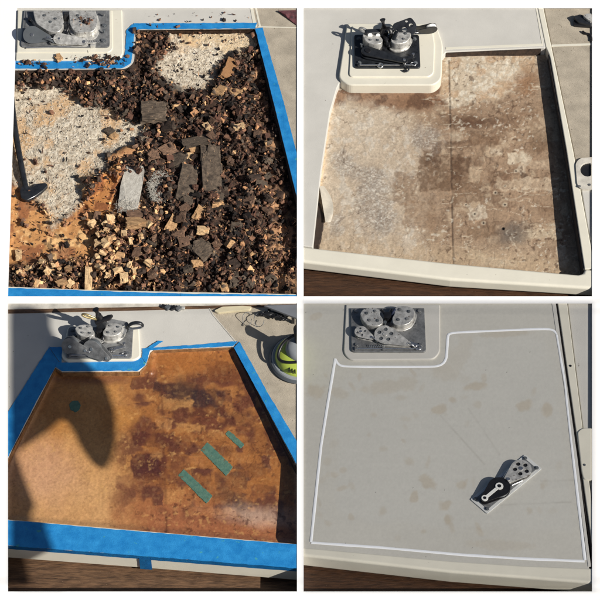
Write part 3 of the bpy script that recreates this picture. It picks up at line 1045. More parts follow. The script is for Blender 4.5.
o = field('recess_floor', [(308, 250), (316, 172), (326, 108), (334, 82), (440, 78), (442, 50), (550, 45), (590, 270), (584, 279), (450, 268)], 0.62, floor2, floor_m)
under(o, d2)


def floor3(X, Y):
    col = np.ones(X.shape + (3,)) * np.array(lin((180, 122, 62)))
    n1 = fbm(X, Y, 30, 201, 5)
    n2 = fbm(X, Y, 10, 202, 2)
    n3 = fbm(X, Y, 3, 203, 3)
    t, j = cells(X, Y, 18, 13, 210)
    left = 1 - smooth(X + (n1 - 0.5) * 50, 105, 150)
    col = mix(col, (196, 142, 82), smooth(n1, 0.42, 0.62) * 0.6)
    col = mix(col, (204, 156, 104), left * smooth(Y, 420, 500) * 0.7)
    col = mix(col, (206, 158, 130), blob(X, Y, 40, 470, 34, 30, 20, 0.8, 0.3, 14, 204) * 0.4)  # pale pinkish gloss haze painted into the resin colour
    right = 1 - left
    col = mix(col, (146, 88, 46), right * 0.7)
    col = mix(col, (156, 94, 66), right * smooth(Y - (X - 150) * 0.1, 470, 520) * 0.6)
    # dark wine-brown stain in blocks
    s = smooth(t * 0.32 + n1 * 0.5 + n2 * 0.5, 0.63, 0.78) * right * (1 - smooth(Y - (X - 150) * 0.1, 500, 524)) * smooth(Y, 362, 382)
    col = mix(col, (92, 54, 42), s * 0.85)
    band = blob(X, Y, 215, 405, 62, 34, 22, 0.7, 0.5, 16, 205)
    col = mix(col, (110, 62, 40), band * smooth(n2, 0.36, 0.55) * 0.8)
    col = mix(col, (42, 38, 40), blob(X, Y, 190, 394, 26, 12, 10, 0.7, 0.6, 9, 206) * 0.75)
    col = mix(col, (50, 44, 42), blob(X, Y, 232, 499, 18, 9, 30, 0.8, 0.5, 8, 207) * 0.55)
    col = mix(col, (90, 46, 34), blob(X, Y, 152, 466, 20, 16, 0, 0.5, 0.6, 9, 208) * 0.75)
    col = mix(col, (98, 54, 38), blob(X, Y, 142, 430, 14, 8, 0, 0.5, 0.6, 9, 209) * 0.7)
    col = mix(col, (110, 64, 46), blob(X, Y, 100, 378, 38, 6, 0, 0.6, 0.5, 9, 211) * 0.7)
    col = mix(col, (176, 108, 50), blob(X, Y, 195, 362, 48, 11, -3, 0.7, 0.4, 14, 212) * 0.6)
    for k, (cx, cy, rx, ry, rot, cc, m_) in enumerate([
            (152, 440, 20, 7, 0, (84, 44, 34), .8), (146, 466, 14, 12, 0, (78, 42, 36), .85), (178, 444, 12, 8, 0, (92, 50, 36), .7), (200, 410, 30, 6, 4, (84, 48, 34), .7), (236, 420, 18, 8, 0, (88, 50, 36), .7), (180, 470, 10, 14, 0, (96, 54, 40), .6),
            (130, 484, 14, 7, 0, (110, 64, 46), .6), (150, 490, 12, 8, 0, (100, 58, 42), .6), (250, 470, 14, 8, 0, (92, 54, 38), .6), (232, 480, 16, 8, 0, (86, 52, 40), .6), (262, 492, 12, 7, 0, (96, 56, 40), .6), (200, 480, 10, 12, 0, (90, 50, 38), .5), (176, 388, 22, 5, 0, (64, 44, 38), .7), (208, 398, 16, 8, 0, (54, 42, 40), .6),
            (230, 372, 24, 10, 10, (120, 70, 38), .6), (262, 440, 12, 14, 0, (100, 60, 38), .5), (222, 452, 10, 6, 0, (82, 46, 36), .6), (170, 408, 12, 6, 0, (110, 66, 42), .6),
            (190, 428, 14, 4, 4, (188, 132, 74), .7), (176, 404, 16, 5, 0, (190, 136, 78), .7), (164, 424, 8, 5, 0, (190, 134, 80), .7), (214, 434, 8, 4, 0, (176, 120, 66), .6), (174, 496, 10, 7, 0, (190, 132, 76), .6), (210, 512, 26, 5, 4, (180, 118, 70), .5), (240, 458, 10, 5, 0, (170, 112, 62), .6), (196, 462, 8, 4, 20, (176, 116, 66), .6), (158, 455, 5, 4, 0, (184, 128, 74), .6)]):
        col = mix(col, cc, rectb(X, Y, cx, cy, rx, ry, rot, 500 + k, 1.3, 4.0) * m_ * (0.6 + 0.4 * smooth(n2, 0.35, 0.6)))
    col = mix(col, (214, 164, 104), smooth(n3, 0.56, 0.74) * 0.10)
    col = mix(col, (120, 70, 44), smooth(n3, 0.42, 0.28) * 0.12)
    seam = np.exp(-(((X - (161 + (Y - 370) * 0.035)) / 1.6) ** 2)) * (Y > 372)
    col = mix(col, (92, 52, 34), seam * 0.55 * smooth(fbm(X, Y, 14, 214, 3), 0.25, 0.5))
    col = mix(col, (88, 52, 36), j * right * 0.30)
    col = mix(col, (226, 190, 160), blob(X, Y, 258, 516, 34, 9, 6, 0.9, 0.5, 10, 215) * 0.45)
    fl2 = smooth(fbm(X + Y * .2, Y * 1.1 - X * .2, 4, 242, 4), 0.62, 0.76) * smooth(fbm(X, Y, 26, 248, 3), 0.42, 0.62)
    col = mix(col, (70, 36, 26), fl2 * (0.12 + 0.5 * right))
    fl1 = smooth(fbm(X - Y * .2, Y * 1.2 + X * .2, 4, 241, 4), 0.63, 0.77) * smooth(fbm(X, Y, 26, 249, 3), 0.42, 0.62)
    col = mix(col, (214, 162, 96), fl1 * 0.38)
    rd = smooth(np.abs(fbm(X, Y, 24, 243, 5) - 0.5), 0.010, 0.003)
    col = mix(col, (74, 38, 26), rd * 0.45 * (0.3 + 0.7 * right))
    fine3 = fbm(X, Y, 1.8, 244, 3)
    col = col * (0.82 + 0.36 * fine3)[..., None]
    rim = smooth(sdist(X, Y, H3P), 9, 0)
    col = col * np.array((0.92, 0.96, 1.05))
    Z = depth3(Y) + (n2 - 0.5) * 0.0018 + (n3 - 0.5) * 0.0008 + (t - 0.5) * 0.001 * right + rim * rim * 0.010
    return Z, col


H3P = [(6, 475), (13, 450), (55, 367), (150, 371), (152, 349), (234, 346), (299, 470), (299, 545), (6, 520)]
o = field('recess_floor', [(2, 470), (50, 362), (62, 362), (146, 362), (150, 344), (238, 342), (301, 466), (301, 550), (2, 525)], 0.62, floor3, resin_m)
under(o, d3)


def teal(poly, label):
    cy_ = sum(p[1] for p in poly) / len(poly)
    zt = float(depth3(np.array(cy_)))
    c = P(sum(p[0] for p in poly) / len(poly), cy_, zt)
    poly = densify(rounded(poly, 1, 2), 1.2)
    poly = [(x + random.uniform(-.3, .3), y + random.uniform(-.3, .3)) for x, y in poly]
    b_ = MB().ring_prism(pw(poly, zt + 0.0016), zt - 0.006, zt + 0.0016)
    for v in b_.bm.verts:
        v.co.z += -0.9 * (v.co.y - c.y) * (-0.042 / 190) / (PX / math.sin(ELEV))
    o = b_.build('resin_patch', teal_m, base=c, loc=c, bevel=0.0006)
    return tag(o, label, 'patch', 'teal patches on the resin-coated floor')


teal([(225, 434), (229, 430.6), (244.5, 444.3), (240.5, 448.3)], 'uppermost of the three slanting teal patches on the brown floor')
teal([(200.4, 450), (207.5, 442.5), (233, 466.5), (226, 475.5)], 'middle and widest of the three slanting teal patches on the brown floor')
teal([(178, 475.5), (184, 469.5), (212.5, 495.5), (206.5, 503)], 'lowest of the three slanting teal patches on the brown floor')
teal([(69.5, 404), (72, 401), (78, 400.5), (81, 405), (79.5, 410), (75, 412), (70, 409)], 'small round teal patch alone in the shadow at the left')
# ================================================================== deck hardware
def circle(cx, cy, r, n=16, a0=0):
    return [(cx + r * math.cos(a0 + 2 * math.pi * i / n), cy + r * math.sin(a0 + 2 * math.pi * i / n)) for i in range(n)]


def teardrop(R_, r_, L, n=20):
    """outline of two circles joined: big one at the origin, small one at (L, 0)"""
    a = math.acos(max(-1, min(1, (R_ - r_) / L)))
    pts = []
    for i in range(n + 1):
        t = a + (2 * math.pi - 2 * a) * i / n
        pts.append((R_ * math.cos(t), R_ * math.sin(t)))
    for i in range(n // 2 + 1):
        t = -a + 2 * a * i / (n // 2)
        pts.append((L + r_ * math.cos(t), r_ * math.sin(t)))
    return pts


def rrect(w_, h_, r, n=5, cx=0, cy=0):
    p = rounded([(cx - w_ / 2, cy - h_ / 2), (cx + w_ / 2, cy - h_ / 2), (cx + w_ / 2, cy + h_ / 2), (cx - w_ / 2, cy + h_ / 2)], r, n)
    return p


def bolt(parent, x, y, z, r=0.007, h=0.006, mat=None, slots=False):
    b = MB().cyl((x, y, z), r * 1.45, 0.0016, 18).cyl((x, y, z + 0.0016), r, h, 6)
    return b.build('bolt', mat or steel_m, parent, bevel=0.0006, smooth=30)


def pulley_block(loc, rot, label, cheek_mat, R_=0.028, r_=0.011, L=0.05, w_=0.018, holes=5, hole_r=0.0052, sheave_mat=None, strap=False, shackle=True,
                 scale=1.0, group='loose pulley blocks around the mast fittings', cap=None, cut=None):
    e = empty('pulley_block', loc, rot, (scale,) * 3)
    tag(e, label, 'pulley', group)
    th = 0.003
    hs = [circle(R_ * 0.58 * math.cos(2 * math.pi * (k + .5) / holes), R_ * 0.58 * math.sin(2 * math.pi * (k + .5) / holes), hole_r, 14) for k in range(holes)] if holes else []
    out = teardrop(R_, r_, L)
    for z in (0, w_ + th):
        MB().holed(out, hs, z, z + th).build('cheek_plate', cheek_mat, e, bevel=0.0007)
    MB().lathe([(R_ * 0.35, th + 0.0005), (R_ * 0.93, th + 0.0005), (R_ * 0.78, th + w_ / 2), (R_ * 0.93, w_ + th - 0.0005), (R_ * 0.35, w_ + th - 0.0005)], seg=28).build('sheave', sheave_mat or black_m, e, smooth=40)
    MB().cyl((0, 0, w_ + 2 * th - 0.0005), R_ * 0.2, 0.003, 14).build('axle_pin', cap or steel_m, e, bevel=0.0006)
    MB().cyl((L, 0, w_ + 2 * th - 0.0005), r_ * 0.45, 0.003, 12).build('rivet', cap or steel_m, e, bevel=0.0006)
    if strap:
        s = MB().box((L / 2, 0, w_ + 2 * th + 0.0012), (L, R_ * 0.30, 0.0022))
        s.cyl((0, 0, w_ + 2 * th), R_ * 0.36, 0.004, 20).cyl((L, 0, w_ + 2 * th), r_ * 0.85, 0.004, 18)
        s.build('strap', white_m, e, bevel=0.0006)
        MB().cyl((0, 0, w_ + 2 * th + 0.004), R_ * 0.17, 0.0012, 14).cyl((L, 0, w_ + 2 * th + 0.004), r_ * 0.4, 0.0012, 14).build('rivet', black_m, e)
    if shackle:
        pts = [(L + r_ * 0.2, 0, -0.004), (L + r_ + 0.006, 0, -0.003), (L + r_ + 0.022, 0, w_ / 2), (L + r_ + 0.006, 0, w_ + 2 * th + 0.003), (L + r_ * 0.2, 0, w_ + 2 * th + 0.004)]
        MB().tube(smooth_path(pts, 2), 0.0028, 8).build('shackle', steel_m, e, smooth=60)
    return e


HOUSING = [(-0.040, 0.020), (-0.036, -0.006), (-0.026, -0.026), (-0.006, -0.038), (0.016, -0.040), (0.030, -0.032), (0.034, -0.012), (0.026, 0.006), (0.030, 0.022), (0.020, 0.036), (-0.004, 0.040), (-0.028, 0.036)]


def housing(parent, cx, cy, z, h, mat, rot=0, mirror=False, sc=1.0, topm=None, collar=False):
    pts = []
    c, s = math.cos(rot), math.sin(rot)
    for x, y in rounded(HOUSING, 0.008, 4):
        if mirror:
            x = -x
        x *= sc
        y *= sc
        pts.append((cx + x * c - y * s, cy + x * s + y * c))
    if mirror:
        pts = pts[::-1]
    o = MB().ring_prism(pts, z, z + h).build('sheave_housing', mat, parent, bevel=0.0028, seg=3)
    if collar:
        big = [(cx + (x - cx) * 1.17, cy + (y - cy) * 1.17) for x, y in pts]
        MB().ring_prism(big, z, z + h * 0.22).build('housing_collar', mat, parent, bevel=0.003, seg=3)
    for bx, by in ((-0.018, 0.018), (0.012, 0.022), (-0.014, -0.012), (0.014, -0.018)):
        x = (-bx if mirror else bx) * sc
        y = by * sc
        X_, Y_ = cx + x * c - y * s, cy + x * s + y * c
        b = MB().cyl((X_, Y_, z + h), 0.0062 * sc, 0.0016, 16).cyl((X_, Y_, z + h + 0.0016), 0.0040 * sc, 0.003, 6)
        b.build('bolt', grey_m if (bx * by > 0) else darkgrey_m, o, bevel=0.0005)
    return o


def mast_fitting(loc, label, scale=(1, 1, 1), plate=None, hous=None, tall=0.045, shape='full', yaw=0.0, cut=None):
    """base plate, two sheave housings, mast cup, front rod and bolts"""
    e = empty('mast_base_fitting', loc, (0, 0, yaw), scale)
    tag(e, label, 'mast fitting', 'mast base fittings on the plinths')
    plate = plate or grey_m
    hous = hous or alu_m
    W, D = 0.285, 0.215
    pl = rrect(W, D, 0.014)
    if shape == 'cropped':
        pl = rounded([(-W / 2, -D / 2, .014), (W / 2, -D / 2, .014), (W / 2, 0.036, 0), (-W / 2, 0.036, 0)], 0)
    if shape == 'short':
        pl = rounded([(-W / 2, -D / 2, .014), (W / 2, -D / 2, .014), (W / 2, 0.095, 0), (-W / 2, 0.095, 0)], 0)
    MB().ring_prism(pl, 0, 0.010).build('base_plate', plate, e, bevel=0.0025, seg=3)
    ys = (-0.088,) if shape == 'cropped' else (-0.078, 0.078)
    for sx in (-0.122, 0.122):
        for sy in ys:
            bolt(e, sx, sy, 0.010, mat=plate if shape != 'full' else darkgrey_m)
    hy = {'full': 0.030, 'short': 0.026, 'cropped': 0.0}[shape]
    if shape == 'cropped':
        return e
    housing(e, -0.060, hy + 0.004, 0.010, tall, hous, rot=0.15, sc=1.12)
    housing(e, 0.056, hy + 0.010, 0.010, tall, hous, rot=-0.1, mirror=True, sc=1.18, collar=True)
    b = MB().lathe([(0.012, 0), (0.012, 0.03), (0.015, 0.034), (0.015, 0.040), (0.009, 0.042)], (-0.002, hy + 0.012, 0.010), 20)
    b.build('mast_cup', black_m, e, smooth=35)
    MB().tube([(-0.125, -0.097, 0.016), (0.118, -0.097, 0.016)], 0.0032, 10).build('front_rod', steel_m, e, smooth=60)
    for sx in (-0.125, -0.02, 0.118):
        MB().box((sx, -0.097, 0.014), (0.010, 0.013, 0.012)).build('rod_bracket', plate, e, bevel=0.0015)
    ring = [(0.112 + 0.012 * math.cos(t * 2 * math.pi / 18), -0.094 + 0.010 * math.sin(t * 2 * math.pi / 18), 0.019) for t in range(18)]
    MB().tube(ring, 0.0022, 8, closed=True).build('ring', steel_m, e, smooth=60)
    return e


# ---- section 2: black fitting
L2 = P(387, 52.5, 0.0225)
m2 = mast_fitting(L2, 'black mast base plate with two pale bolted sheave housings on the cream plinth', (1.0, 0.93, 1.0), blackmetal_m, alu_m, 0.050)
hb = MB().holed(rounded([(-0.05, -0.028, .008), (0.032, -0.034, .012), (0.048, 0.0, .012), (0.034, 0.032, .01), (-0.03, 0.02, .01)], 0, 4),
                [circle(-0.028, -0.008, 0.0085, 14), circle(0.004, -0.008, 0.0095, 16), circle(0.028, 0.004, 0.007, 14), (circle(0.016, 0.020, 0.0045, 12))], 0, 0.006)
hb_e = empty('headboard_plate', L2 + Vector((0.070, 0.088, 0.062)), (R(20), R(-4), R(10)), (1.3, 1.3, 1.16))
tag(hb_e, 'black drilled triangular plate standing behind the pale sheave housings', 'plate')
hb.build('plate', blackmetal_m, hb_e, bevel=0.0012)
MB().tube([(0.03, 0.0, -0.052), (0.03, 0, 0.004)], 0.006, 10).build('leg', blackmetal_m, hb_e, smooth=60)
MB().tube([(-0.03, 0.0, -0.052), (-0.03, 0, 0.004)], 0.006, 10).build('leg', blackmetal_m, hb_e, smooth=60)
# dark toggles between the housings
tg = empty('rigging_toggle', L2 + Vector((-0.048, 0.066, 0.010)), (0, 0, 0), (1.22, 1.2, 1.12))
tag(tg, 'tangle of black toggles and a stub handle behind the left sheave housing', 'rigging toggle')
MB().box((0.000, 0.0, 0.034), (0.085, 0.022, 0.040), (0.1, 0.15, 0.2)).build('toggle_body', blackmetal_m, tg, bevel=0.005, seg=3)
for dx, dz in ((-0.022, 0.058), (0.006, 0.055)):
    MB().cyl((dx, -0.016, dz - 0.012), 0.0085, 0.006, 18, rot=(R(60), 0, 0)).build('round_stud', white_m, tg, bevel=0.001)
MB().tube([(0.020, 0.0, 0.045), (0.028, -0.004, 0.075), (0.022, 0.006, 0.106)], [0.011, 0.0095, 0.0105], 14).build('stub_handle', black_m, tg, smooth=50)
MB().tube(smooth_path([(0.052, -0.028, 0.010), (0.055, -0.02, 0.06), (0.045, -0.005, 0.075), (0.03, 0.0, 0.06)], 2), 0.008, 10, flat=0.6).build('link', black_m, tg, smooth=60)
MB().tube(smooth_path([(0.048, -0.045, 0.012), (0.064, -0.034, 0.055), (0.075, -0.018, 0.068)], 2), 0.009, 10, flat=0.5).build('link', blackmetal_m, tg, smooth=60)
MB().tube(smooth_path([(-0.03, 0.0, 0.05), (-0.05, 0.006, 0.062), (-0.062, 0.004, 0.058), (-0.05, -0.006, 0.052), (-0.03, -0.006, 0.05)], 2), 0.0045, 8).build('shackle', grey_m, tg, smooth=60)
# long black lever across the front
lv = empty('cheek_lever', L2 + Vector((-0.085, -0.030, 0.010)), (0, 0, R(-20)), (1.35, 1.25, 1.2))
tag(lv, 'long black lever lying diagonally in front of the pale sheave housings', 'lever')
MB().ring_prism(teardrop(0.022, 0.010, 0.125), 0.020, 0.027).build('lever_arm', blackmetal_m, lv, bevel=0.0015)
MB().ring_prism(teardrop(0.021, 0.009, 0.118), 0.003, 0.010).build('lever_arm', blackmetal_m, lv, bevel=0.0015)
MB().cyl((0, 0, 0), 0.010, 0.030, 18).build('pivot', black_m, lv, bevel=0.001)
MB().cyl((0.123, 0, 0), 0.005, 0.030, 14).build('pin', steel_m, lv, bevel=0.001)
sh = MB().tube(smooth_path([(0.0, 0, 0), (0.012, -0.012, 0.002), (0.026, -0.004, 0.004), (0.022, 0.012, 0.006), (0.008, 0.012, 0.004)], 2), 0.0042, 8)
sh = sh.build('shackle', blackmetal_m, loc=L2 + Vector((0.066, -0.112, 0.006)), smooth=60)
tag(sh, 'small black shackle hanging over the front edge of the black plate', 'shackle')
sh = MB().tube(smooth_path([(0.0, 0, 0), (0.010, -0.012, 0.002), (0.022, -0.004, 0.004), (0.018, 0.012, 0.006), (0.004, 0.012, 0.004)], 2), 0.0036, 8)
sh = sh.build('shackle', steel_m, loc=L2 + Vector((-0.042, -0.098, 0.016)), smooth=60)
tag(sh, 'small bright shackle at the middle of the black plate front', 'shackle')
pulley_block(L2 + Vector((0.198, 0.105, 0.030)), (R(78), R(-8), R(196)), 'black pulley block with a white sheave propped at the far right of the black plate', black_m, 0.026, 0.012, 0.062, 0.016, 0, 0, white_m)

# ---- section 3: sunlit fitting with tangled blocks
L3 = P(100, 343.5, 0.014)
m3 = mast_fitting(L3, 'grey mast base fitting on the plinth edged by blue tape', (0.90, 0.70, 0.95), grey_m, alu_m, 0.046)
pulley_block(L3 + Vector((-0.108, -0.022, 0.026)), (R(58), R(6), R(-14)), 'grey pulley block leaning at the left end of the taped plinth', grey_m, 0.034, 0.014, 0.062, 0.022, 0, 0, darkgrey_m)
pulley_block(L3 + Vector((-0.018, -0.040, 0.030)), (R(56), R(12), R(-30)), 'large grey pulley block leaning across the middle of the taped plinth', grey_m, 0.036, 0.014, 0.070, 0.022, 0, 0, darkgrey_m, shackle=False)
hd = empty('rigging_toggle', L3 + Vector((0.006, 0.050, 0.006)))
tag(hd, 'upright black stub handle rising from the grey fitting beside blue tape', 'rigging toggle')
MB().box((0, 0, 0.040), (0.036, 0.024, 0.080), (0.05, 0.2, 0.1)).build('toggle_body', blackmetal_m, hd, bevel=0.005, seg=3)
MB().tube([(0.008, 0.0, 0.070), (-0.008, 0.004, 0.108), (-0.016, 0.008, 0.138)], [0.013, 0.012, 0.013], 16).build('stub_handle', black_m, hd, smooth=50)
MB().tube([(-0.02, -0.006, 0.072), (0.034, 0.0, 0.096), (0.046, 0.0, 0.108)], [0.010, 0.012, 0.006], 12).build('cross_lug', black_m, hd, smooth=50)
MB().tube(smooth_path([(-0.010, 0, 0.086), (-0.036, 0.0, 0.104), (-0.060, 0.004, 0.116), (-0.074, 0.004, 0.110), (-0.060, 0.0, 0.100), (-0.032, 0, 0.090), (-0.010, 0, 0.082)], 2), 0.0042, 8).build('shackle', brass_m, hd, smooth=60)
hk = empty('snap_hook', L3 + Vector((0.112, 0.045, 0.028)))
tag(hk, 'black open snap hook at the right end of the taped plinth', 'hook')
MB().tube(smooth_path([(-0.012, 0, 0), (0.0, 0.0, 0.030), (0.022, 0.0, 0.048), (0.050, 0.0, 0.046), (0.058, 0, 0.030)], 2), [0.010] * 14 + [0.006] * 2, 10, flat=0.7).build('hook_body', blackmetal_m, hk, smooth=60) if False else \
    MB().tube(smooth_path([(-0.012, 0, -0.012), (0.0, 0.0, 0.030), (0.022, 0.0, 0.048), (0.050, 0.0, 0.046), (0.058, 0, 0.030)], 2), 0.008, 10, flat=0.7).build('hook_body', blackmetal_m, hk, smooth=60)
MB().tube(smooth_path([(0.002, 0, 0.006), (0.024, 0.0, 0.010), (0.052, 0.0, 0.016), (0.058, 0, 0.026)], 2), 0.006, 10, flat=0.7).build('gate', steel_m, hk, smooth=60)
hp = empty('headboard_plate', L3 + Vector((0.062, 0.058, 0.040)), (R(30), 0, R(-10)))
tag(hp, 'grey drilled plate leaning behind the right housing on the taped plinth', 'plate')
MB().holed(rounded([(-0.045, -0.024, .008), (0.045, -0.03, .012), (0.05, 0.02, .012), (-0.03, 0.024, .01)], 0, 4), [circle(0.03, 0, 0.008, 14), circle(-0.02, 0, 0.006, 12)], 0, 0.006).build('plate', grey_m, hp, bevel=0.0012)
MB().tube([(0, 0.0, -0.038), (0, 0, 0.002)], 0.006, 10).build('leg', grey_m, hp, smooth=60)

# ---- section 4: fitting cut by the section's top edge
L4 = P(388, 329.6, 0.007)
m4 = mast_fitting(L4, 'grey mast base fitting on the finished deck with bolted housings', (1.03, 1.07, 0.85), grey_m, alu_m, 0.038, 'short')
bx4 = empty('rigging_toggle', L4 + Vector((0.004, 0.052, 0.010)))
tag(bx4, 'black strap and cup between the housings on the finished deck', 'rigging toggle')
MB().tube([(0.0, 0, 0), (0.002, 0.004, 0.022)], 0.009, 14).build('strap_end', black_m, bx4, smooth=50)
MB().tube(smooth_path([(0.01, -0.01, 0.002), (0.014, 0.004, 0.026), (0.026, 0.018, 0.030)], 2), 0.006, 10).build('strap', material('navy_cord', (0.02, 0.03, 0.07), 0.7), bx4, smooth=50)
pulley_block(L4 + Vector((-0.108, -0.030, 0.012)), (R(6), R(4), R(-32)), 'small silver pulley block with four holes on the left of the grey plate', alu_m, 0.0255, 0.011, 0.048, 0.012, 4, 0.0048, darkgrey_m)
pulley_block(L4 + Vector((-0.014, -0.046, 0.012)), (R(5), R(2), R(-25)), 'larger silver pulley block with five holes on the front of the grey plate', alu_m, 0.042, 0.011, 0.100, 0.014, 5, 0.0082, darkgrey_m, cap=alu_m)

# twin block plate on the finished deck
B0 = P(480.5, 505.5, 0.0)
B1 = P(531.5, 463.5, 0.0)
dv = B1 - B0
ang = math.atan2(dv.y, dv.x)
tb = empty('double_block_plate', (B0 + B1) / 2, (0, 0, ang))
tag(tb, 'clear plastic plate carrying two pulley blocks on the finished deck', 'plate')
clear_m = material('clear_plate', (0.62, 0.63, 0.62), 0.15, var=0.08, vscale=40)
Lp = dv.length + 0.02
MB().ring_prism(rrect(Lp, 0.088, 0.006), 0.0, 0.004).build('plate', clear_m, tb, bevel=0.0012)
MB().ring_prism(rrect(Lp * 0.9, 0.066, 0.006), 0.004, 0.0065).build('inner_plate', grey_m, tb, bevel=0.001)
for sx, sy in ((-1, 1), (-1, -1), (1, 1), (1, -1)):
    bolt(tb, sx * (Lp / 2 - 0.014), sy * 0.030, 0.0066, 0.0055, 0.003, darkgrey_m)
pc = (B0 + B1) / 2
ud = dv.normalized()
pulley_block(pc - ud * 0.040 + Vector((0, 0, 0.007)), (0, 0, ang + math.pi), 'black teardrop pulley block with a white strap on the clear plate', black_m, 0.042, 0.015, 0.078, 0.014, 0, 0, darkgrey_m, strap=True, shackle=False, group='pulley blocks on the clear plate')
pulley_block(pc + ud * 0.078 + Vector((0, 0, 0.007)), (0, 0, ang + math.pi), 'silver pulley block with five black holes on the clear plate', alu_m, 0.040, 0.016, 0.070, 0.014, 5, 0.0082, black_m, shackle=False, group='pulley blocks on the clear plate')
lk = MB()
lk.tube([pc + ud * 0.006 + Vector((ud.y, -ud.x, 0)) * 0.022 + Vector((0, 0, 0.012)), pc + ud * 0.05 + Vector((ud.y, -ud.x, 0)) * 0.034 + Vector((0, 0, 0.012))], 0.004, 8)
lk.tube([pc + ud * 0.006 - Vector((ud.y, -ud.x, 0)) * 0.022 + Vector((0, 0, 0.012)), pc + ud * 0.05 - Vector((ud.y, -ud.x, 0)) * 0.034 + Vector((0, 0, 0.012))], 0.004, 8)
lo_ = lk.build('side_arms', steel_m, smooth=60)
under(lo_, tb)
lo_.matrix_parent_inverse = (Matrix.Translation(tb.location) @ Euler((0, 0, ang)).to_matrix().to_4x4()).inverted()

# ---- section 1: fitting cut by the section's top edge
L1 = P(66.5, 27.5, 0.0145)
Y1T = P(60, 9, 0.0).y
m1 = empty('mast_base_fitting', L1)
tag(m1, 'weathered mast base fitting above the debris, cut by the top edge', 'mast fitting', 'mast base fittings on the plinths')


def LP(x, y, z):
    return P(x, y, z) - L1


def lpoly(pts, z):
    return [tuple(LP(x, y, z)[:2]) for x, y in pts]


z0 = 0.0145
MB().ring_prism(lpoly(rounded([(24, 10.2, 0), (109.5, 10.2, 0), (109.8, 47, 4), (20.5, 47, 4)], 0), z0 + .008), 0, 0.008).build('base_plate', grey_m, m1, bevel=0.002)
MB().ring_prism(lpoly(rounded([(26, 11, 0), (106.5, 11, 0), (107, 43.5, 3), (24, 43.5, 3)], 0), z0 + .0105), 0.008, 0.0105).build('plate_step', grey_m, m1, bevel=0.001)
hz = 0.036
for nm, pts in (('left', [(34, 16.5, 0), (62.5, 16.5, 0), (65, 31, 4), (60, 39, 5), (49, 38, 5), (36, 29, 5)]), ('right', [(69.5, 16.5, 0), (96, 16.5, 0), (99, 28, 4), (95, 38, 6), (76, 39.5, 5), (70.5, 31, 3)])):
    big = [(x + (x - 82) * 0.12, y + max(0, (y - 24)) * 0.16) for x, y in rounded(pts, 0, 4)] if nm == 'right' else None
    if big:
        MB().ring_prism(lpoly(big, z0 + 0.010), 0.0105, 0.018).build('housing_collar', alu_m, m1, bevel=0.002)
    h = MB().ring_prism(lpoly([(x, y - 0.0) for x, y in rounded(pts, 0, 4)], z0), 0.0105, hz + 0.004).build('sheave_housing', alu_m, m1, bevel=0.003, seg=3)
    cx = sum(p[0] for p in pts) / 6
    for dx, dy in ((-6, 0), (5, 2), (0, 4)):
        q = LP(cx + dx, 22 + dy * 1.6, z0)
        MB().cyl((q.x, q.y, hz + 0.004), 0.0075, 0.0016, 16).cyl((q.x, q.y, hz + 0.0056), 0.0050, 0.002, 6).build('bolt', darkgrey_m, h, bevel=0.0005)
for x, y in ((104, 26), (103, 41)):
    q = LP(x, y, z0 + 0.0105)
    bolt(m1, q.x, q.y, 0.0105, 0.009, 0.006, darkgrey_m)
q0, q1 = LP(26, 47.8, z0 + 0.006), LP(96, 45.5, z0 + 0.006)
MB().tube([q0, q1], 0.0036, 10).build('front_rod', steel_m, m1, smooth=60)
qb = LP(93, 45.6, z0 + .006)
MB().box(qb, (0.022, 0.022, 0.026)).build('rod_bracket', alu_m, m1, bevel=0.002)
# mast cup wedge between the housings
MB().tube([LP(67, 21, z0), LP(67.5, 19, z0) + Vector((0, 0, 0.036))], [0.018, 0.013], 16).build('mast_cup', black_m, m1, smooth=50)
pulley_block(P(33, 36.5, 0.026), (R(28), R(4), R(-12)), 'dark weathered pulley block at the left end of the plate above the debris', darkgrey_m, 0.040, 0.015, 0.072, 0.022, 0, 0, darkgrey_m, group='loose pulley blocks around the mast fittings')
pulley_block(P(60, 40.5, 0.031), (R(24), R(2), R(-8)), 'long silver pulley block lying before the housings above the debris', alu_m, 0.026, 0.016, 0.110, 0.018, 0, 0, grey_m, shackle=False)


def clutter(parent, items):
    """small levers, pins and springs that belong to a fitting: (kind, x, y, z, length, yaw, material)"""
    for kind, x, y, z, L, yaw, m_ in items:
        c, s_ = math.cos(R(yaw)), math.sin(R(yaw))
        if kind == 'cam_lever':
            b = MB().tube(smooth_path([(x, y, z), (x + c * L * .5, y + s_ * L * .5, z + L * .28), (x + c * L, y + s_ * L, z + L * .10)], 2), 0.0055, 10, flat=0.55)
            b.cyl((x, y, z - 0.006), 0.009, 0.014, 16)
        elif kind == 'spring':
            pts = [(x + c * L * t / 60 - s_ * 0.006 * math.cos(t * .9), y + s_ * L * t / 60 + c * 0.006 * math.cos(t * .9), z + 0.006 * math.sin(t * .9)) for t in range(61)]
            b = MB().tube(pts, 0.0011, 5)
        elif kind == 'link_plate':
            b = MB().holed([(x + c * p[0] - s_ * p[1], y + s_ * p[0] + c * p[1]) for p in teardrop(0.011, 0.008, L)], [[(x + c * q[0] - s_ * q[1], y + s_ * q[0] + c * q[1]) for q in circle(0, 0, 0.0045, 12)], [(x + c * q[0] - s_ * q[1], y + s_ * q[0] + c * q[1]) for q in circle(L, 0, 0.0035, 12)]], z, z + 0.0035)
        else:
            b = MB().cyl((x, y, z), 0.0045, L, 12).cyl((x, y, z + L), 0.0065, 0.003, 12)
        b.build(kind, m_, parent, smooth=50)


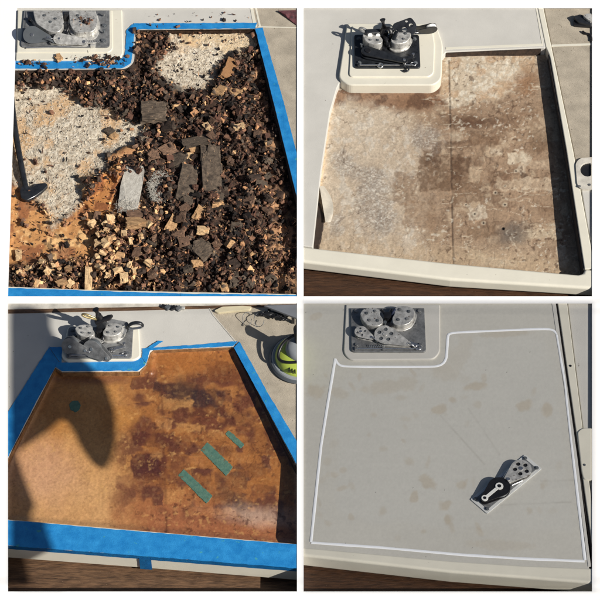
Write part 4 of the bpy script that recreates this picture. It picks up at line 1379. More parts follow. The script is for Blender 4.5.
clutter(m2, [('cam_lever', -0.100, -0.030, 0.020, 0.05, 60, blackmetal_m), ('link_plate', 0.070, -0.060, 0.018, 0.045, 15, blackmetal_m), ('spring', -0.020, -0.066, 0.020, 0.05, 8, steel_m), ('pin', 0.112, -0.040, 0.010, 0.018, 0, steel_m),
             ('pin', -0.112, 0.020, 0.010, 0.022, 0, darkgrey_m), ('link_plate', -0.012, -0.006, 0.030, 0.05, 75, black_m), ('cam_lever', 0.004, 0.002, 0.045, 0.055, 110, black_m), ('link_plate', 0.100, 0.030, 0.014, 0.04, 95, blackmetal_m)])
clutter(m3, [('cam_lever', 0.012, -0.02, 0.030, 0.05, 80, black_m), ('link_plate', 0.060, -0.060, 0.020, 0.05, 20, steel_m), ('spring', 0.010, -0.080, 0.020, 0.06, 4, steel_m), ('pin', 0.108, -0.030, 0.010, 0.02, 0, steel_m),
             ('link_plate', 0.095, 0.030, 0.020, 0.045, 80, grey_m), ('cam_lever', -0.110, 0.030, 0.020, 0.045, 30, darkgrey_m), ('pin', -0.10, -0.075, 0.01, 0.016, 0, steel_m), ('link_plate', -0.03, -0.02, 0.055, 0.05, -30, alu_m)])
clutter(m4, [('link_plate', 0.070, -0.070, 0.014, 0.045, -20, steel_m), ('pin', -0.012, 0.010, 0.010, 0.030, 0, darkgrey_m), ('pin', 0.012, 0.0, 0.010, 0.026, 0, black_m), ('cam_lever', 0.004, 0.035, 0.030, 0.040, 75, black_m), ('spring', -0.075, -0.088, 0.016, 0.06, 3, steel_m),
             ('link_plate', 0.102, 0.020, 0.012, 0.04, 90, grey_m), ('cam_lever', -0.004, 0.030, 0.034, 0.045, 120, black_m)])
for k, (x, y, kind, L, yaw, m_) in enumerate([(40, 40, 'cam_lever', 0.07, -20, darkgrey_m), (52, 43, 'link_plate', 0.07, -6, steel_m), (76, 43.5, 'link_plate', 0.08, 4, alu_m), (66, 34, 'cam_lever', 0.06, 70, black_m), (30, 20, 'cam_lever', 0.06, -60, blackmetal_m),
                                              (104, 33, 'pin', 0.014, 0, darkgrey_m), (104, 16, 'pin', 0.010, 0, grey_m), (84, 42.5, 'spring', 0.07, 2, steel_m), (68, 29, 'pin', 0.03, 0, black_m)]):
    q = LP(x, y, 0.03)
    clutter(m1, [(kind, q.x, q.y, 0.0185, L, yaw, m_)])
# ================================================================== torn-out core in section 1
def hull_mesh(name, n, aniso, seed, boxy=0.0):
    rs = random.Random(seed)
    bm = bmesh.new()
    if boxy > 0:
        for sx in (-.5, .5):
            for sy in (-.5, .5):
                for sz in (-.5, .5):
                    bm.verts.new(((sx + rs.uniform(-boxy, boxy)) * aniso[0], (sy + rs.uniform(-boxy, boxy)) * aniso[1], (sz + rs.uniform(-boxy, boxy)) * aniso[2]))
        for _ in range(n):
            p = [rs.uniform(-.5, .5) for _ in range(3)]
            k = rs.randrange(3)
            p[k] = rs.choice((-.5, .5)) * 1.03
            bm.verts.new([p[i] * aniso[i] for i in range(3)])
    else:
        for _ in range(n):
            v = Vector((rs.gauss(0, 1), rs.gauss(0, 1), rs.gauss(0, 1))).normalized() * rs.uniform(0.38, 0.56)
            bm.verts.new((v.x * aniso[0], v.y * aniso[1], v.z * aniso[2]))
    r = bmesh.ops.convex_hull(bm, input=bm.verts)
    bmesh.ops.delete(bm, geom=[e for e in r['geom_interior'] if isinstance(e, bmesh.types.BMVert)], context='VERTS')
    bmesh.ops.recalc_face_normals(bm, faces=bm.faces)
    bmesh.ops.triangulate(bm, faces=bm.faces)
    me = bpy.data.meshes.new(name)
    bm.to_mesh(me)
    bm.free()
    return me


def rough_box(name, aniso, cuts, jit, seed):
    from mathutils import noise as mn
    bm = bmesh.new()
    bmesh.ops.create_cube(bm, size=1)
    bmesh.ops.subdivide_edges(bm, edges=bm.edges, cuts=cuts, use_grid_fill=True)
    off = Vector((seed * 3.7, seed * 1.3, seed * 0.7))
    rs_ = random.Random(seed)
    chips = [Vector((rs_.choice((-.5, .5)), rs_.choice((-.5, .5)), rs_.choice((-.5, .5)))) for _ in range(4)]
    for v in bm.verts:
        p = v.co.copy()
        d = mn.noise_vector(p * 2.6 + off) * jit + mn.noise_vector(p * 7 + off) * jit * 0.6
        for c in chips:
            k = max(0, 1 - (p - c).length / 0.42)
            d -= c * k * rs_.uniform(0.25, 0.5)
        v.co = Vector(((p.x + d.x) * aniso[0], (p.y + d.y) * aniso[1], (p.z + d.z) * aniso[2]))
    bmesh.ops.triangulate(bm, faces=bm.faces)
    me = bpy.data.meshes.new(name)
    bm.to_mesh(me)
    bm.free()
    return me


VAR = []
for k in range(8):
    VAR.append(hull_mesh('core_chip', 14, (1, random.uniform(.55, .9), random.uniform(.35, .7)), 100 + k))
for k in range(9):
    VAR.append(hull_mesh('core_splinter', 12, (1.25, random.uniform(.14, .34), random.uniform(.12, .3)), 200 + k))
CUBES = [rough_box('core_cube', (1, random.uniform(.55, 1.0), random.uniform(.35, .8)), 1, 0.18, 300 + k) for k in range(12)]
SLABS = [rough_box('core_block', (1, 1, 1), 6, 0.10, 400 + k) for k in range(7)]


_gx, _gy = np.meshgrid(np.arange(0, 302, 0.5), np.arange(20, 300, 0.5))
_gz = floor1h(_gx, _gy)
_gh = heap(_gx, _gy)


def _ix(x, y):
    return min(559, max(0, int(round((y - 20) * 2)))), min(603, max(0, int(round(x * 2))))


def zfloor(x, y):
    return float(_gz[_ix(x, y)])


def chunk(me, mat, x, y, size, rot, name='core_chunk', lift=0.0, scale3=None):
    """size in pixels across; rests on the heap"""
    s = size * PX
    sc = scale3 or (s, s, s)
    z = zfloor(x, y) + min(sc) * 0.38 + lift
    o = bpy.data.objects.new(name, me)
    C.objects.link(o)
    if not me.materials:
        me.materials.append(rotten[0])
    o.material_slots[0].link = 'OBJECT'
    o.material_slots[0].material = mat
    o.location = P(x, y, z)
    o.rotation_euler = rot
    o.scale = sc
    return o


MARKS = [(154, 108, 'beside the thick square dark block'), (222, 165, 'by the longest grey-brown slab'), (202, 252, 'around the dark diamond-turned block'), (60, 78, 'in the dark band under the plinth, left end'),
         (110, 84, 'in the dark band under the plinth, right end'), (135, 205, 'at the foot of the pale laminate sheet'), (95, 268, 'near the upright pale stick by the tape'), (268, 150, 'along the shaded right wall, upper half'),
         (282, 250, 'in the bottom right corner of the recess'), (200, 80, 'by the upper pale laminate patch'), (180, 200, 'by the second grey-brown slab'), (30, 268, 'in the bottom left corner by the tape'),
         (160, 275, 'at the bottom middle by the tape'), (240, 110, 'in the dark debris below the curled laminate piece'), (150, 60, 'beside the corner of the blue tape'), (250, 210, 'in the dark debris right of the pale yellow cube'),
         (105, 228, 'in the tan heap below the orange peel'), (140, 250, 'in the tan heap left of the diamond-turned block'), (60, 140, 'on the large pale laminate patch'), (165, 140, 'between the square block and the rolled peel')]
TONE = ['dark', 'brown', 'greyish', 'tan', 'pale', 'orange']


GBIG = 'large pieces of torn-out core'


def slab(k, mat, x, y, wpx, hpx, th, rz, label, tilt=(0, 0), lift=0.004):
    o = chunk(SLABS[(k + int(x)) % 7], rotten[mat], x, y, 1, (R(tilt[0]), R(tilt[1]), R(rz)), 'core_block', lift, (wpx * PX, hpx * PX / math.sin(ELEV), th))
    tag(o, label, 'core piece', GBIG)
    return o


slab(0, 2, 154, 112, 26, 20, 0.030, 2, 'thick square dark core block just above the centre of the heap', (4, -3), 0.012)
slab(1, 2, 211.5, 169, 20, 48, 0.020, 4, 'longest grey-brown core slab standing upright right of the heap centre', (3, 6), 0.014)
slab(2, 2, 187.5, 183, 18, 38, 0.020, -8, 'second grey-brown core slab left of the longest one', (-2, 5), 0.012)
slab(3, 2, 202, 249, 18, 18, 0.020, 42, 'dark diamond-turned square core block low in the heap', (2, -3), 0.014)
slab(4, 2, 196, 142, 28, 9, 0.018, 17, 'narrow grey slab lying across the top of the longest slab', (8, 0), 0.012)
slab(0, 2, 177, 160, 18, 14, 0.014, -28, 'small grey slab left of the narrow grey slab', (8, -14), 0.012)
slab(1, 1, 168, 150, 17, 11, 0.012, 38, 'brown wedge slab above the pale laminate sheet', (14, 6), 0.012)
slab(2, 4, 189, 157, 17, 7, 0.016, -6, 'pale splintered core strip under the narrow grey slab', (3, 0), 0.006)
slab(3, 3, 170, 228, 10, 26, 0.020, -24, 'tan-edged core wedge slanting below the second grey-brown slab', (0, 18), 0.012)
slab(4, 3, 137, 223, 22, 10, 0.022, 0, 'broad tan core block below the pale laminate sheet', (-10, 0), 0.006)
slab(0, 1, 137, 215, 20, 10, 0.016, 2, 'dark brown block lying on the broad tan core block', (-6, 0), 0.022)
slab(1, 4, 203, 230.5, 12, 7, 0.020, -6, 'pale yellow core cube above the diamond-turned block', (-12, 0), 0.010)
slab(2, 3, 199, 213, 9, 14, 0.016, -24, 'tan-and-brown chip standing below the second grey-brown slab', (0, 14), 0.008)
slab(3, 4, 88.5, 281, 7, 27, 0.014, 2, 'pale upright stick of core at the bottom edge by the blue tape', (0, 0), 0.016)
slab(4, 2, 110, 131, 9, 7, 0.010, -40, 'small slate grey chip on the pale laminate patch', (0, 0), 0.004)
slab(0, 3, 113.5, 136, 7, 7, 0.008, -40, 'small tan chip against the slate grey chip', (0, 0), 0.004)
slab(1, 3, 219, 91, 13, 10, 0.016, -22, 'pinkish tan chip at the upper right of the heap', (8, -8), 0.010)
slab(2, 3, 236, 93, 14, 8, 0.012, -12, 'second tan chip at the upper right of the heap', (0, -6), 0.008)
slab(3, 4, 239, 127, 11, 6, 0.012, 10, 'pale cream chip in the dark debris right of centre', (0, -8), 0.010)
slab(4, 4, 207.5, 127, 7, 9, 0.012, 30, 'round pale chip in the dark debris above the longest slab', (0, -8), 0.010)
slab(0, 2, 236, 228, 11, 10, 0.014, -12, 'grey square chip right of the pale yellow cube', (4, 0), 0.010)
slab(1, 2, 235, 282, 10, 10, 0.016, -8, 'grey square chip near the bottom right of the heap', (6, 0), 0.010)
slab(2, 3, 224, 287, 8, 7, 0.014, 20, 'tan chip beside the grey square chip at the bottom', (0, 0), 0.008)
slab(3, 1, 184, 242, 11, 8, 0.014, 10, 'brown square chip left of the diamond-turned block', (0, 0), 0.010)
slab(4, 3, 118, 257, 12, 8, 0.014, -4, 'tan rectangular block in the lower left of the heap', (0, 0), 0.010)
slab(0, 4, 124, 278, 8, 9, 0.016, 4, 'pale square block near the bottom tape left of centre', (0, 0), 0.010)
slab(1, 3, 58.5, 58, 7, 7, 0.018, 30, 'tan and brown chip lying on the blue tape under the plinth', (0, 0), 0.0)
bpy.data.objects[[o.name for o in C.objects if o.get('label', '').startswith('tan and brown chip lying')][0]].location = P(58.5, 58, 0.013)
slab(2, 3, 62, 283, 11, 7, 0.010, 25, 'flat tan triangle of core at the bottom left by the tape', (0, 0), 0.006)
slab(3, 4, 35, 284, 7, 8, 0.012, -20, 'pale chip at the bottom left corner by the tape', (0, 0), 0.006)
slab(4, 4, 18.5, 255, 6, 10, 0.010, 5, 'upright pale chip at the left edge above the tape', (0, 0), 0.008)
slab(0, 5, 232, 70, 18, 26, 0.014, -20, 'curled brown laminate piece at the upper right of the recess', (-8, 16), 0.004)

rs2 = random.Random(21)
for k in range(30):
    x, y = rs2.uniform(150, 262), rs2.uniform(120, 285)
    if any((x - a_) ** 2 + (y - b_) ** 2 < c_ * c_ for a_, b_, c_ in ((211, 169, 20), (188, 183, 16), (202, 249, 14), (154, 112, 18), (170, 228, 10), (203, 230, 9))):
        continue
    mt = rs2.choice((2, 2, 1, 1, 0, 3))
    wp, hp_ = rs2.uniform(7, 14), rs2.uniform(6, 10)
    o = chunk(SLABS[k % 7], rotten[mt], x, y, 1, (rs2.uniform(-.45, .45), rs2.uniform(-.45, .45), rs2.uniform(0, 3.1)), 'core_block', 0.008, (wp * PX, hp_ * PX * 1.2, rs2.uniform(.010, .02)))
    near = min(MARKS, key=lambda m: (m[0] - x) ** 2 + (m[1] - y) ** 2)[2]
    tag(o, '%s flat %s block of core %s' % ('broad' if wp > 10 else 'short', TONE[mt], near), 'core piece', GBIG)

# pale sheet of laminate, its fuzzy neighbour and the rolled peel
sv = [(118, 206), (120, 186), (126, 164), (142, 164.5), (144.5, 170), (143, 182), (140, 197), (138, 208), (128, 210)]
c0 = P(131, 186, FZ1 + 0.026)
o = MB().ring_prism(pw(densify(rounded(sv, 2, 3), 2), FZ1 + 0.034), FZ1 + 0.028, FZ1 + 0.034)
for v in o.bm.verts:
    v.co.z += (v.co.x - c0.x) * 0.10 + 0.0015 * math.sin(v.co.y * 40)
o = o.build('laminate_sheet', glassfibre_m, base=c0, loc=c0, bevel=0.001)
tag(o, 'pale grey sheet of glass laminate lying in the middle of the heap', 'laminate sheet')


def tuft(cx, cy, rx, ry, n, label, z):
    rs = random.Random(int(cx))
    b = MB()
    c = P(cx, cy, z)
    for _ in range(n):
        a = rs.uniform(0, 2 * math.pi)
        r = math.sqrt(rs.random())
        p = P(cx + rx * r * math.cos(a), cy + ry * r * math.sin(a), z + rs.uniform(0, 0.010))
        d = rs.uniform(0, 2 * math.pi)
        L = rs.uniform(0.008, 0.022)
        q = p + Vector((math.cos(d) * L, math.sin(d) * L, rs.uniform(-.004, .008)))
        m_ = p.lerp(q, .5) + Vector((0, 0, rs.uniform(0, .005)))
        b.tube([p, m_, q], 0.00045, 4)
    o = b.build('fibre_tuft', glassfibre_m, base=c, loc=c)
    return tag(o, label, 'fibre tuft')


tuft(160, 187, 11, 15, 1500, 'frayed tuft of pale glass fibre right of the laminate sheet', FZ1 + 0.020)
tuft(127, 206, 12, 6, 300, 'frayed lower end of the pale laminate sheet', FZ1 + 0.028)
rl = MB()


def rollf(u, v):
    x = 108 + 34 * u
    y0_ = 161 - 13 * u
    a = math.pi * (1.15 * v - 0.1)
    rad = 0.020 * (0.75 + 0.5 * math.sin(math.pi * u)) * (1 + 0.25 * (float(vnoise(np.array(u * 9), np.array(v * 6), 4)) - .5))
    p = P(x, y0_, FZ1 + 0.006)
    return p + Vector((0.15 * rad * math.cos(a), -rad * math.cos(a) * 1.35, rad * math.sin(a) * 1.15))


o = rl.grid(rollf, 26, 16, 0.003).build('peeled_skin', rotten[5], smooth=60)
tag(o, 'rolled orange-brown peel of skin above the pale laminate sheet', 'peeled skin')

# loose chunks: the largest ones singly
def name_chunk(o, me, mt, x, y, s):
    mk = min(MARKS, key=lambda m: (m[0] - x) ** 2 + (m[1] - y) ** 2)[2]
    shape = {'core_chip': 'chip', 'core_splinter': 'splinter', 'core_cube': 'cube'}[me.name.split('.')[0]]
    size_ = 'small' if s < 4.6 else ('middling' if s < 7 else 'larger')
    tag(o, '%s %s %s of core %s' % (size_, TONE[mt], shape, mk), 'core chunk', 'loose chunks %s' % mk)


taken = [(154, 112, 15), (211, 160, 14), (211, 180, 14), (188, 175, 11), (187, 192, 11), (202, 249, 11), (196, 142, 8), (130, 186, 18), (170, 228, 7), (137, 220, 9), (203, 230, 6), (127, 156, 10), (88, 281, 5)]


def free(x, y, r):
    return all((x - a) ** 2 + (y - b) ** 2 > (c + r * .3) ** 2 for a, b, c in taken)


rs = random.Random(5)
cubes = [(97, 215), (104, 222), (111, 220), (108, 228), (92, 225), (99, 236), (105, 244), (96, 243), (125, 232), (112, 238), (118, 244), (130, 240), (104, 252), (110, 262), (100, 268), (118, 270), (128, 264), (136, 256), (146, 248), (142, 236),
         (150, 262), (108, 276), (134, 270), (96, 256), (148, 226), (156, 240), (70, 268), (48, 272), (28, 268), (54, 264), (40, 262), (20, 272), (78, 276), (70, 284)]
for x, y in cubes:
    x += rs.uniform(-1.5, 1.5)
    y += rs.uniform(-1.5, 1.5)
    s = rs.uniform(5.5, 10.5)
    me = rs.choice(CUBES)
    mt = rs.choice((3, 4, 4, 4, 4, 1))
    o = chunk(me, rotten[mt], x, y, s, (rs.uniform(-.5, .5), rs.uniform(-.5, .5), rs.uniform(0, 3)), lift=rs.uniform(0.002, 0.010))
    name_chunk(o, me, mt, x, y, s)


def dens(x, y):
    i = _ix(x, y)
    return tuple(float(g[i]) for g in _gh)


def inpan(x, y):
    if y < 70 and x < 137:
        return False
    return y > 31 and x < 255 + (y - 29) * 0.246 - 4 and y < 287 + x * 0.02 and x > 22 - 9 * (y - 8) / 288


n = 0
while n < 262:
    x, y = rs.uniform(12, 296), rs.uniform(30, 293)
    if not inpan(x, y):
        continue
    h, a, b, o_ = dens(x, y)
    s = rs.choice((3.2, 4, 4.5, 5, 6, 7.5, 9))
    if rs.random() > h * 0.95 + 0.03 or not free(x, y, s):
        continue
    z_ = 'patch' if max(a, b, o_) > 0.6 else ('upper' if y < 110 and x < 150 else ('left' if x < 165 and y > 200 else ('mid' if x < 225 else 'right')))
    if z_ == 'left':
        me, mt = rs.choice(CUBES + VAR), rs.choice((3, 1, 3, 0, 1, 4))
    elif z_ == 'patch':
        me, mt = rs.choice(VAR), 0
        s *= .7
    else:
        me = rs.choice(VAR + CUBES)
        mt = rs.choices((0, 1, 2, 3), (.30, .44, .14, .12))[0]
    o = chunk(me, rotten[mt], x, y, s, (rs.uniform(-.9, .9), rs.uniform(-.9, .9), rs.uniform(0, 6.28)), lift=rs.uniform(0.002, 0.012))
    name_chunk(o, me, mt, x, y, s)
    n += 1

# crumbs too many to count: one mass
cv = []
for me in VAR + CUBES[:2]:
    co = np.array([v.co[:] for v in me.vertices])
    fa = np.array([p.vertices[:] for p in me.polygons])
    cv.append((co, fa))
pal = np.array([lin(c) for c in ((24, 16, 13), (44, 30, 23), (78, 52, 40), (122, 88, 68), (92, 78, 66), (176, 130, 92), (214, 172, 124))])
N = 36000
X = RNG.uniform(10, 297, N)
Y = RNG.uniform(30, 294, N)
h, a, b, o_ = heap(X[None], Y[None])
h, a, b, o_ = h[0], a[0], b[0], o_[0]
tr = zone(X[None], Y[None], TANR, 8, 12, 16, 12)[0]
pr = h * (0.35 + 0.65 * smooth(fbm(X, Y, 18, 300, 3), 0.35, 0.6)) * (1 - 0.55 * tr) + 0.03 * a + 0.04 * b + 0.08 * o_
ok = (RNG.uniform(0, 1, N) < pr) & (X > 20 - 9 * (Y - 8) / 288) & ~((Y < 70) & (X < 136)) & (X < 255 + (Y - 29) * 0.246 - 1.5) & (Y < 287 + X * 0.02)
for (tx, ty, r_) in taken:
    ok &= ~(((X - tx) ** 2 + (Y - ty) ** 2 < (r_ * 0.8) ** 2) & (RNG.uniform(0, 1, N) < 0.93))
X, Y, hh, oo, aa = X[ok], Y[ok], h[ok], o_[ok], np.maximum(a, b)[ok]
# plus the ones spilt on the tape and the plinth
nx = 260
ex = np.concatenate([RNG.normal(105, 16, nx), RNG.uniform(19, 50, 40), RNG.uniform(140, 250, 40), RNG.normal(84, 6, 34)])
ey = np.concatenate([RNG.normal(60, 2.8, nx), RNG.normal(63, 2, 40), RNG.uniform(12, 30, 40), RNG.normal(18.5, 2.2, 34)])
kk = ((ex < 128) & (ex > 19) & (ey > 50)) | (ex > 139) | ((ey < 25) & (ey > 12) & (ex > 72) & (ex < 96))
ex, ey = ex[kk], ey[kk]
Zs = np.concatenate([floor1h(X[None], Y[None])[0], np.where((ey < 26) & (ex < 100), 0.0565, np.where(ey < 60.5, np.where(ex < 123, 0.0105, 0.002), 0.0045))])
nIn = len(X)
X = np.concatenate([X, ex])
Y = np.concatenate([Y, ey])
M = len(X)
left = (X < 160) & (Y > 200)
size = RNG.choice([1.0, 1.6, 2.4, 3.4, 4.6, 6.0], M, p=[.20, .21, .22, .19, .12, .06]) * PX * 1.25
ci = RNG.choice(7, M, p=[.16, .20, .25, .20, .09, .07, .03])
ci = np.where(left & (RNG.uniform(0, 1, M) < 0.45), RNG.choice([3, 5, 6], M), ci)
size[nIn:] *= 0.8
ex_sz = size[nIn:]
V, F, K = [], [], []
off = 0
for i in range(M):
    co, fa = cv[int(RNG.integers(len(cv)))]
    e = Euler((RNG.uniform(-1.2, 1.2), RNG.uniform(-1.2, 1.2), RNG.uniform(0, 6.28))).to_matrix()
    c = co @ np.array(e).T * size[i]
    z = Zs[i] + size[i] * 0.3 + (RNG.uniform(0, 0.006) if i < nIn else 0)
    p = P(X[i], Y[i], z)
    V.append(c + np.array(p[:]))
    F.append(fa + off)
    off += len(co)
    K.append(np.repeat((pal[ci[i]] * RNG.uniform(.7, 1.3))[None], len(co), 0))
o = raw_mesh('core_crumbs', np.concatenate(V), np.concatenate(F), np.concatenate(K), chipattr_m)
tag(o, 'countless small crumbs of dark rotten core spread over the recess', 'crumbs', kind='stuff')

# loose glass strands on the pale laminate patches
b = MB()
SV, SF = [], []
off = 0
cnt = 0
while cnt < 2600:
    x, y = rs.uniform(10, 262), rs.uniform(30, 230)
    if not inpan(x, y):
        continue
    h, a, b_, o_ = dens(x, y)
    if rs.random() > max(a, b_):
        continue
    p = P(x, y, zfloor(x, y) + 0.0012)
    d = rs.uniform(0, math.pi)
    L = rs.uniform(0.006, 0.018)
    wv = Vector((-math.sin(d), math.cos(d), 0)) * rs.uniform(0.0003, 0.0006)
    q = p + Vector((math.cos(d), math.sin(d), 0)) * L
    mid = p.lerp(q, .5) + Vector((0, 0, rs.uniform(0.0005, 0.003))) + wv * rs.uniform(-3, 3)
    for v in (p - wv, p + wv, mid - wv, mid + wv, q - wv, q + wv, p.lerp(q, .5) - Vector((0, 0, .001)), p - Vector((0, 0, .001)), q - Vector((0, 0, .001))):
        SV.append(v[:])
    SF += [(off, off + 1, off + 3), (off, off + 3, off + 2), (off + 2, off + 3, off + 5), (off + 2, off + 5, off + 4), (off, off + 2, off + 7), (off + 2, off + 6, off + 7), (off + 2, off + 4, off + 6), (off + 4, off + 8, off + 6)]
    off += 9
    cnt += 1
o = raw_mesh('glass_strands', np.array(SV), np.array(SF), None, material('strand_glass', (0.46, 0.41, 0.33), 0.6, var=0.4, vscale=40, col2=(0.72, 0.66, 0.55)))
tag(o, 'short loose glass strands matted over the pale laminate patches', 'strands', kind='stuff')
# ================================================================== other things
# black pry tool at the left of the debris
pb = empty('pry_bar', P(26, 190, -0.05))
tag(pb, 'black pry bar with a bent flat foot lying on the pale laminate', 'pry bar')
MP = Matrix.Translation(-pb.location)
sh_pts = [P(11.5, 96, -0.020), P(13.5, 118, -0.022), P(17, 142, -0.026), P(21, 164, -0.030), P(24.5, 182, -0.036), P(26.5, 191, -0.040)]
o = MB().tube(smooth_path(sh_pts, 2), 0.0125, 12, flat=0.7).build('shaft', blackmetal_m, smooth=50, cut=[(P(11.2, 120), (-1, 0, 0))])
o.parent = pb
o.matrix_parent_inverse = MP
ft = [(19.5, 190), (23, 184), (31, 188), (38, 183), (46, 182.5), (48, 185), (42, 191), (35, 196), (27, 200), (21, 198)]
o = MB().ring_prism(pw(rounded(ft, 2, 3), -0.032), -0.050, -0.033).build('foot', blackmetal_m, bevel=0.003, seg=3)
o.parent = pb
o.matrix_parent_inverse = MP

# dark red cloth at the top right corner of section 1
cl = MB()
poly = [(278, 10.5), (284, 10.2), (296.6, 10), (296.6, 24), (291, 20.5), (284, 15)]


def clothf(u, v):
    a = Vector(poly[0]).lerp(Vector((296.6, 10)), u)
    b = Vector((280, 12)).lerp(Vector((296.6, 25)), u)
    q = a.lerp(b, v)
    z = 0.004 + 0.016 * float(fbm(np.array(q.x), np.array(q.y), 5, 19, 3)) * math.sin(math.pi * min(1, max(0, v * .8 + .1)))
    return P(q.x, q.y, z)


o = cl.grid(clothf, 24, 12, 0.003).build('rag', material('dark_red_rag', (0.025, 0.018, 0.022), 0.9, col2=(0.20, 0.06, 0.07), vscale=50), smooth=60)
tag(o, 'dark red and black rag lying at the top right corner of the side deck', 'rag')

# cleat with a white top and a small hook, top right of section 2
cb = P(584, 22, -0.003)
ce = empty('deck_cleat', cb)
tag(ce, 'black deck fitting with a pale top at the upper right corner of the side deck', 'cleat')
MC = Matrix.Translation(-cb)
for nm, pts, z0_, z1_, m_ in (('base', [(573.5, 20), (578, 17.5), (591.6, 20), (591.6, 26.5), (574, 25)], -0.003, 0.010, black_m),
                             ('body', [(573.5, 16.5), (580, 14), (584, 15.5), (591.6, 21), (591.6, 25), (578, 22)], 0.002, 0.022, blackmetal_m),
                             ('top', [(583, 15.6), (586, 13.6), (591.6, 13.2), (591.6, 21.5), (588, 19.6)], 0.018, 0.034, alu_m)):
    o = MB().ring_prism(pw(rounded(pts, 1.2, 3), z1_), z0_, z1_).build(nm, m_, bevel=0.002)
    o.parent = ce
    o.matrix_parent_inverse = MC
o = MB().tube([P(x, y, 0.003) for x, y in smooth_path([(582.5, 31.5), (585, 33.6), (589, 34), (591.2, 36.5), (591.4, 41)], 2)], 0.0055, 10).build('cleat_hook', black_m, smooth=60)
tag(o, 'small black hook below the pale-topped fitting on the side deck', 'hook')

# fitting with an oval socket at the right of section 2
sb = P(586, 175, 0)
se = empty('deck_socket', sb)
tag(se, 'grimy pale plate with a dark oval socket beside the cleaned recess', 'socket plate')
MS = Matrix.Translation(-sb)
out = rounded([(575.5, 163, 3), (580, 158, 3), (591.7, 157, 0), (591.7, 189, 0), (580.5, 189, 3), (577, 184, 3)], 0, 4)
ov = [(587.5 + 7.2 * math.cos(t * math.pi / 10 + .01), 169.5 + 7.0 * math.sin(t * math.pi / 10 + .01)) for t in range(20)]
ov = [(min(x, 591.2), y) for x, y in ov]
ov = [p for i, p in enumerate(ov) if i == 0 or (abs(p[0] - ov[i - 1][0]) + abs(p[1] - ov[i - 1][1])) > 0.3]
o = MB().holed(pw(out, 0.008), [pw(ov, 0.008)], -0.003, 0.008, floor=False).build('plate', grime_m, bevel=0.001)
o.parent = se
o.matrix_parent_inverse = MS
o = MB().ring_prism(pw(ov, 0.0), -0.002, -0.0004).build('socket', black_m)
o.parent = se
o.matrix_parent_inverse = MS
for x, y in ((579.5, 186.5), (589.5, 185)):
    q = P(x, y, 0.008)
    o = MB().cyl(q, 0.006, 0.003, 14).build('screw', grey_m, bevel=0.0008)
    o.parent = se
    o.matrix_parent_inverse = MS

# flake of laminate and a dark strip standing in for the dark hollow at the left of section 2
fl = MB()


def flakef(u, v):
    y = 186 + 36 * u
    x = 319.5 + 6.0 * u + (0.5 + 10.0 * math.sin(math.pi * min(1, 0.12 + 0.74 * u)) ** 0.9) * v
    z = -0.048 + 0.034 - 0.022 * v + 0.004 * math.sin(u * 6 + v * 3)
    return P(x, y, z)


o = fl.grid(flakef, 26, 8, 0.002).build('laminate_flake', material('pale_laminate', (0.47, 0.43, 0.36), 0.6, var=0.12, vscale=40, bump=0.4), smooth=60)
tag(o, 'pale flake of laminate peeling at the left edge of the cleaned recess', 'laminate flake')

tb_ = [(315.5, 199), (319, 201), (324, 214), (323.5, 226), (318.5, 245), (313.2, 246), (315.5, 226), (317, 212)]
tb_ = [(x + random.uniform(-.6, .6), y + random.uniform(-.6, .6)) for x, y in densify(tb_, 2)]
o = MB().ring_prism(pw(tb_, -0.030), -0.07, -0.030)
o = o.build('hollow_strip', rotten[0], bevel=0.001)
tag(o, 'dark strip standing in for the dark hollow below the pale flake at the left edge', 'dark strip')

# socket plate at right of section 4
o = px_prism('hinge_plate', rounded([(577.5, 432, 2), (582, 428, 3), (591.7, 428, 0), (591.7, 480, 0), (583.5, 479, 3), (581.5, 470, 3)], 0, 4), -0.008, 0.006, cream_m, bevel=0.003)
hp4 = empty('deck_plate', P(586, 455, 0))
tag(hp4, 'pale cover plate with one screw at the right edge of the finished deck', 'cover plate')
under(o, hp4)
q = P(584.5, 465, 0.006)
under(MB().cyl(q, 0.005, 0.002, 14).build('screw', darkgrey_m, bevel=0.0006), hp4)
o = MB().cyl(P(570.5, 366, 0.001), 0.005, 0.0025, 14).build('screw_plug', black_m, bevel=0.0008)
tag(o, 'lone dark screw on the pale strip right of the sealant line', 'screw')

# ---- section 3 background and sander
XC = P(296.8, 355, 0).x
cut3 = [(Vector((XC, 0, 0)), (1, 0, 0))]
sc = P(300.5, 360, 0.0)
sd = empty('sander', sc)
tag(sd, 'lime green and grey round sander beside the taped recess', 'sander')


def sp(b, name, mat, **k):
    for v in b.bm.verts:
        v.co = sc + (v.co - sc) * 0.78
    o = b.build(name, mat, cut=cut3, **k)
    return under(o, sd)


sp(MB().lathe([(0.10, 0.0), (0.150, 0.004), (0.158, 0.012), (0.150, 0.022), (0.120, 0.030)], sc, 64), 'base_flange', darkgrey_m, smooth=30)
sp(MB().lathe([(0.146, 0.022), (0.140, 0.0285), (0.10, 0.031)], sc, 64), 'flange_trim', midgrey_m, smooth=30)
sp(MB().lathe([(0.128, 0.028), (0.124, 0.048), (0.108, 0.068), (0.078, 0.080), (0.05, 0.082)], sc, 64), 'shell', green_m, smooth=40)
sp(MB().lathe([(0.080, 0.078), (0.076, 0.100), (0.060, 0.116), (0.036, 0.120)], sc + Vector((0.004, 0.01, 0)), 48), 'motor_cap', midgrey_m, smooth=40)
sp(MB().lathe([(0.034, 0.11), (0.036, 0.14), (0.040, 0.18), (0.042, 0.21), (0.030, 0.222)], sc + Vector((0.006, 0.035, 0)), 32), 'handle', black_m, smooth=40)
for k in range(5):
    a = R(-118 + 7.5 * k)
    c0 = sc + Vector((0.118 * math.cos(a), 0.118 * math.sin(a), 0.060))
    sp(MB().box(c0, (0.005, 0.020, 0.012), (0, 0, a - R(75))), 'vent_slot', black_m)
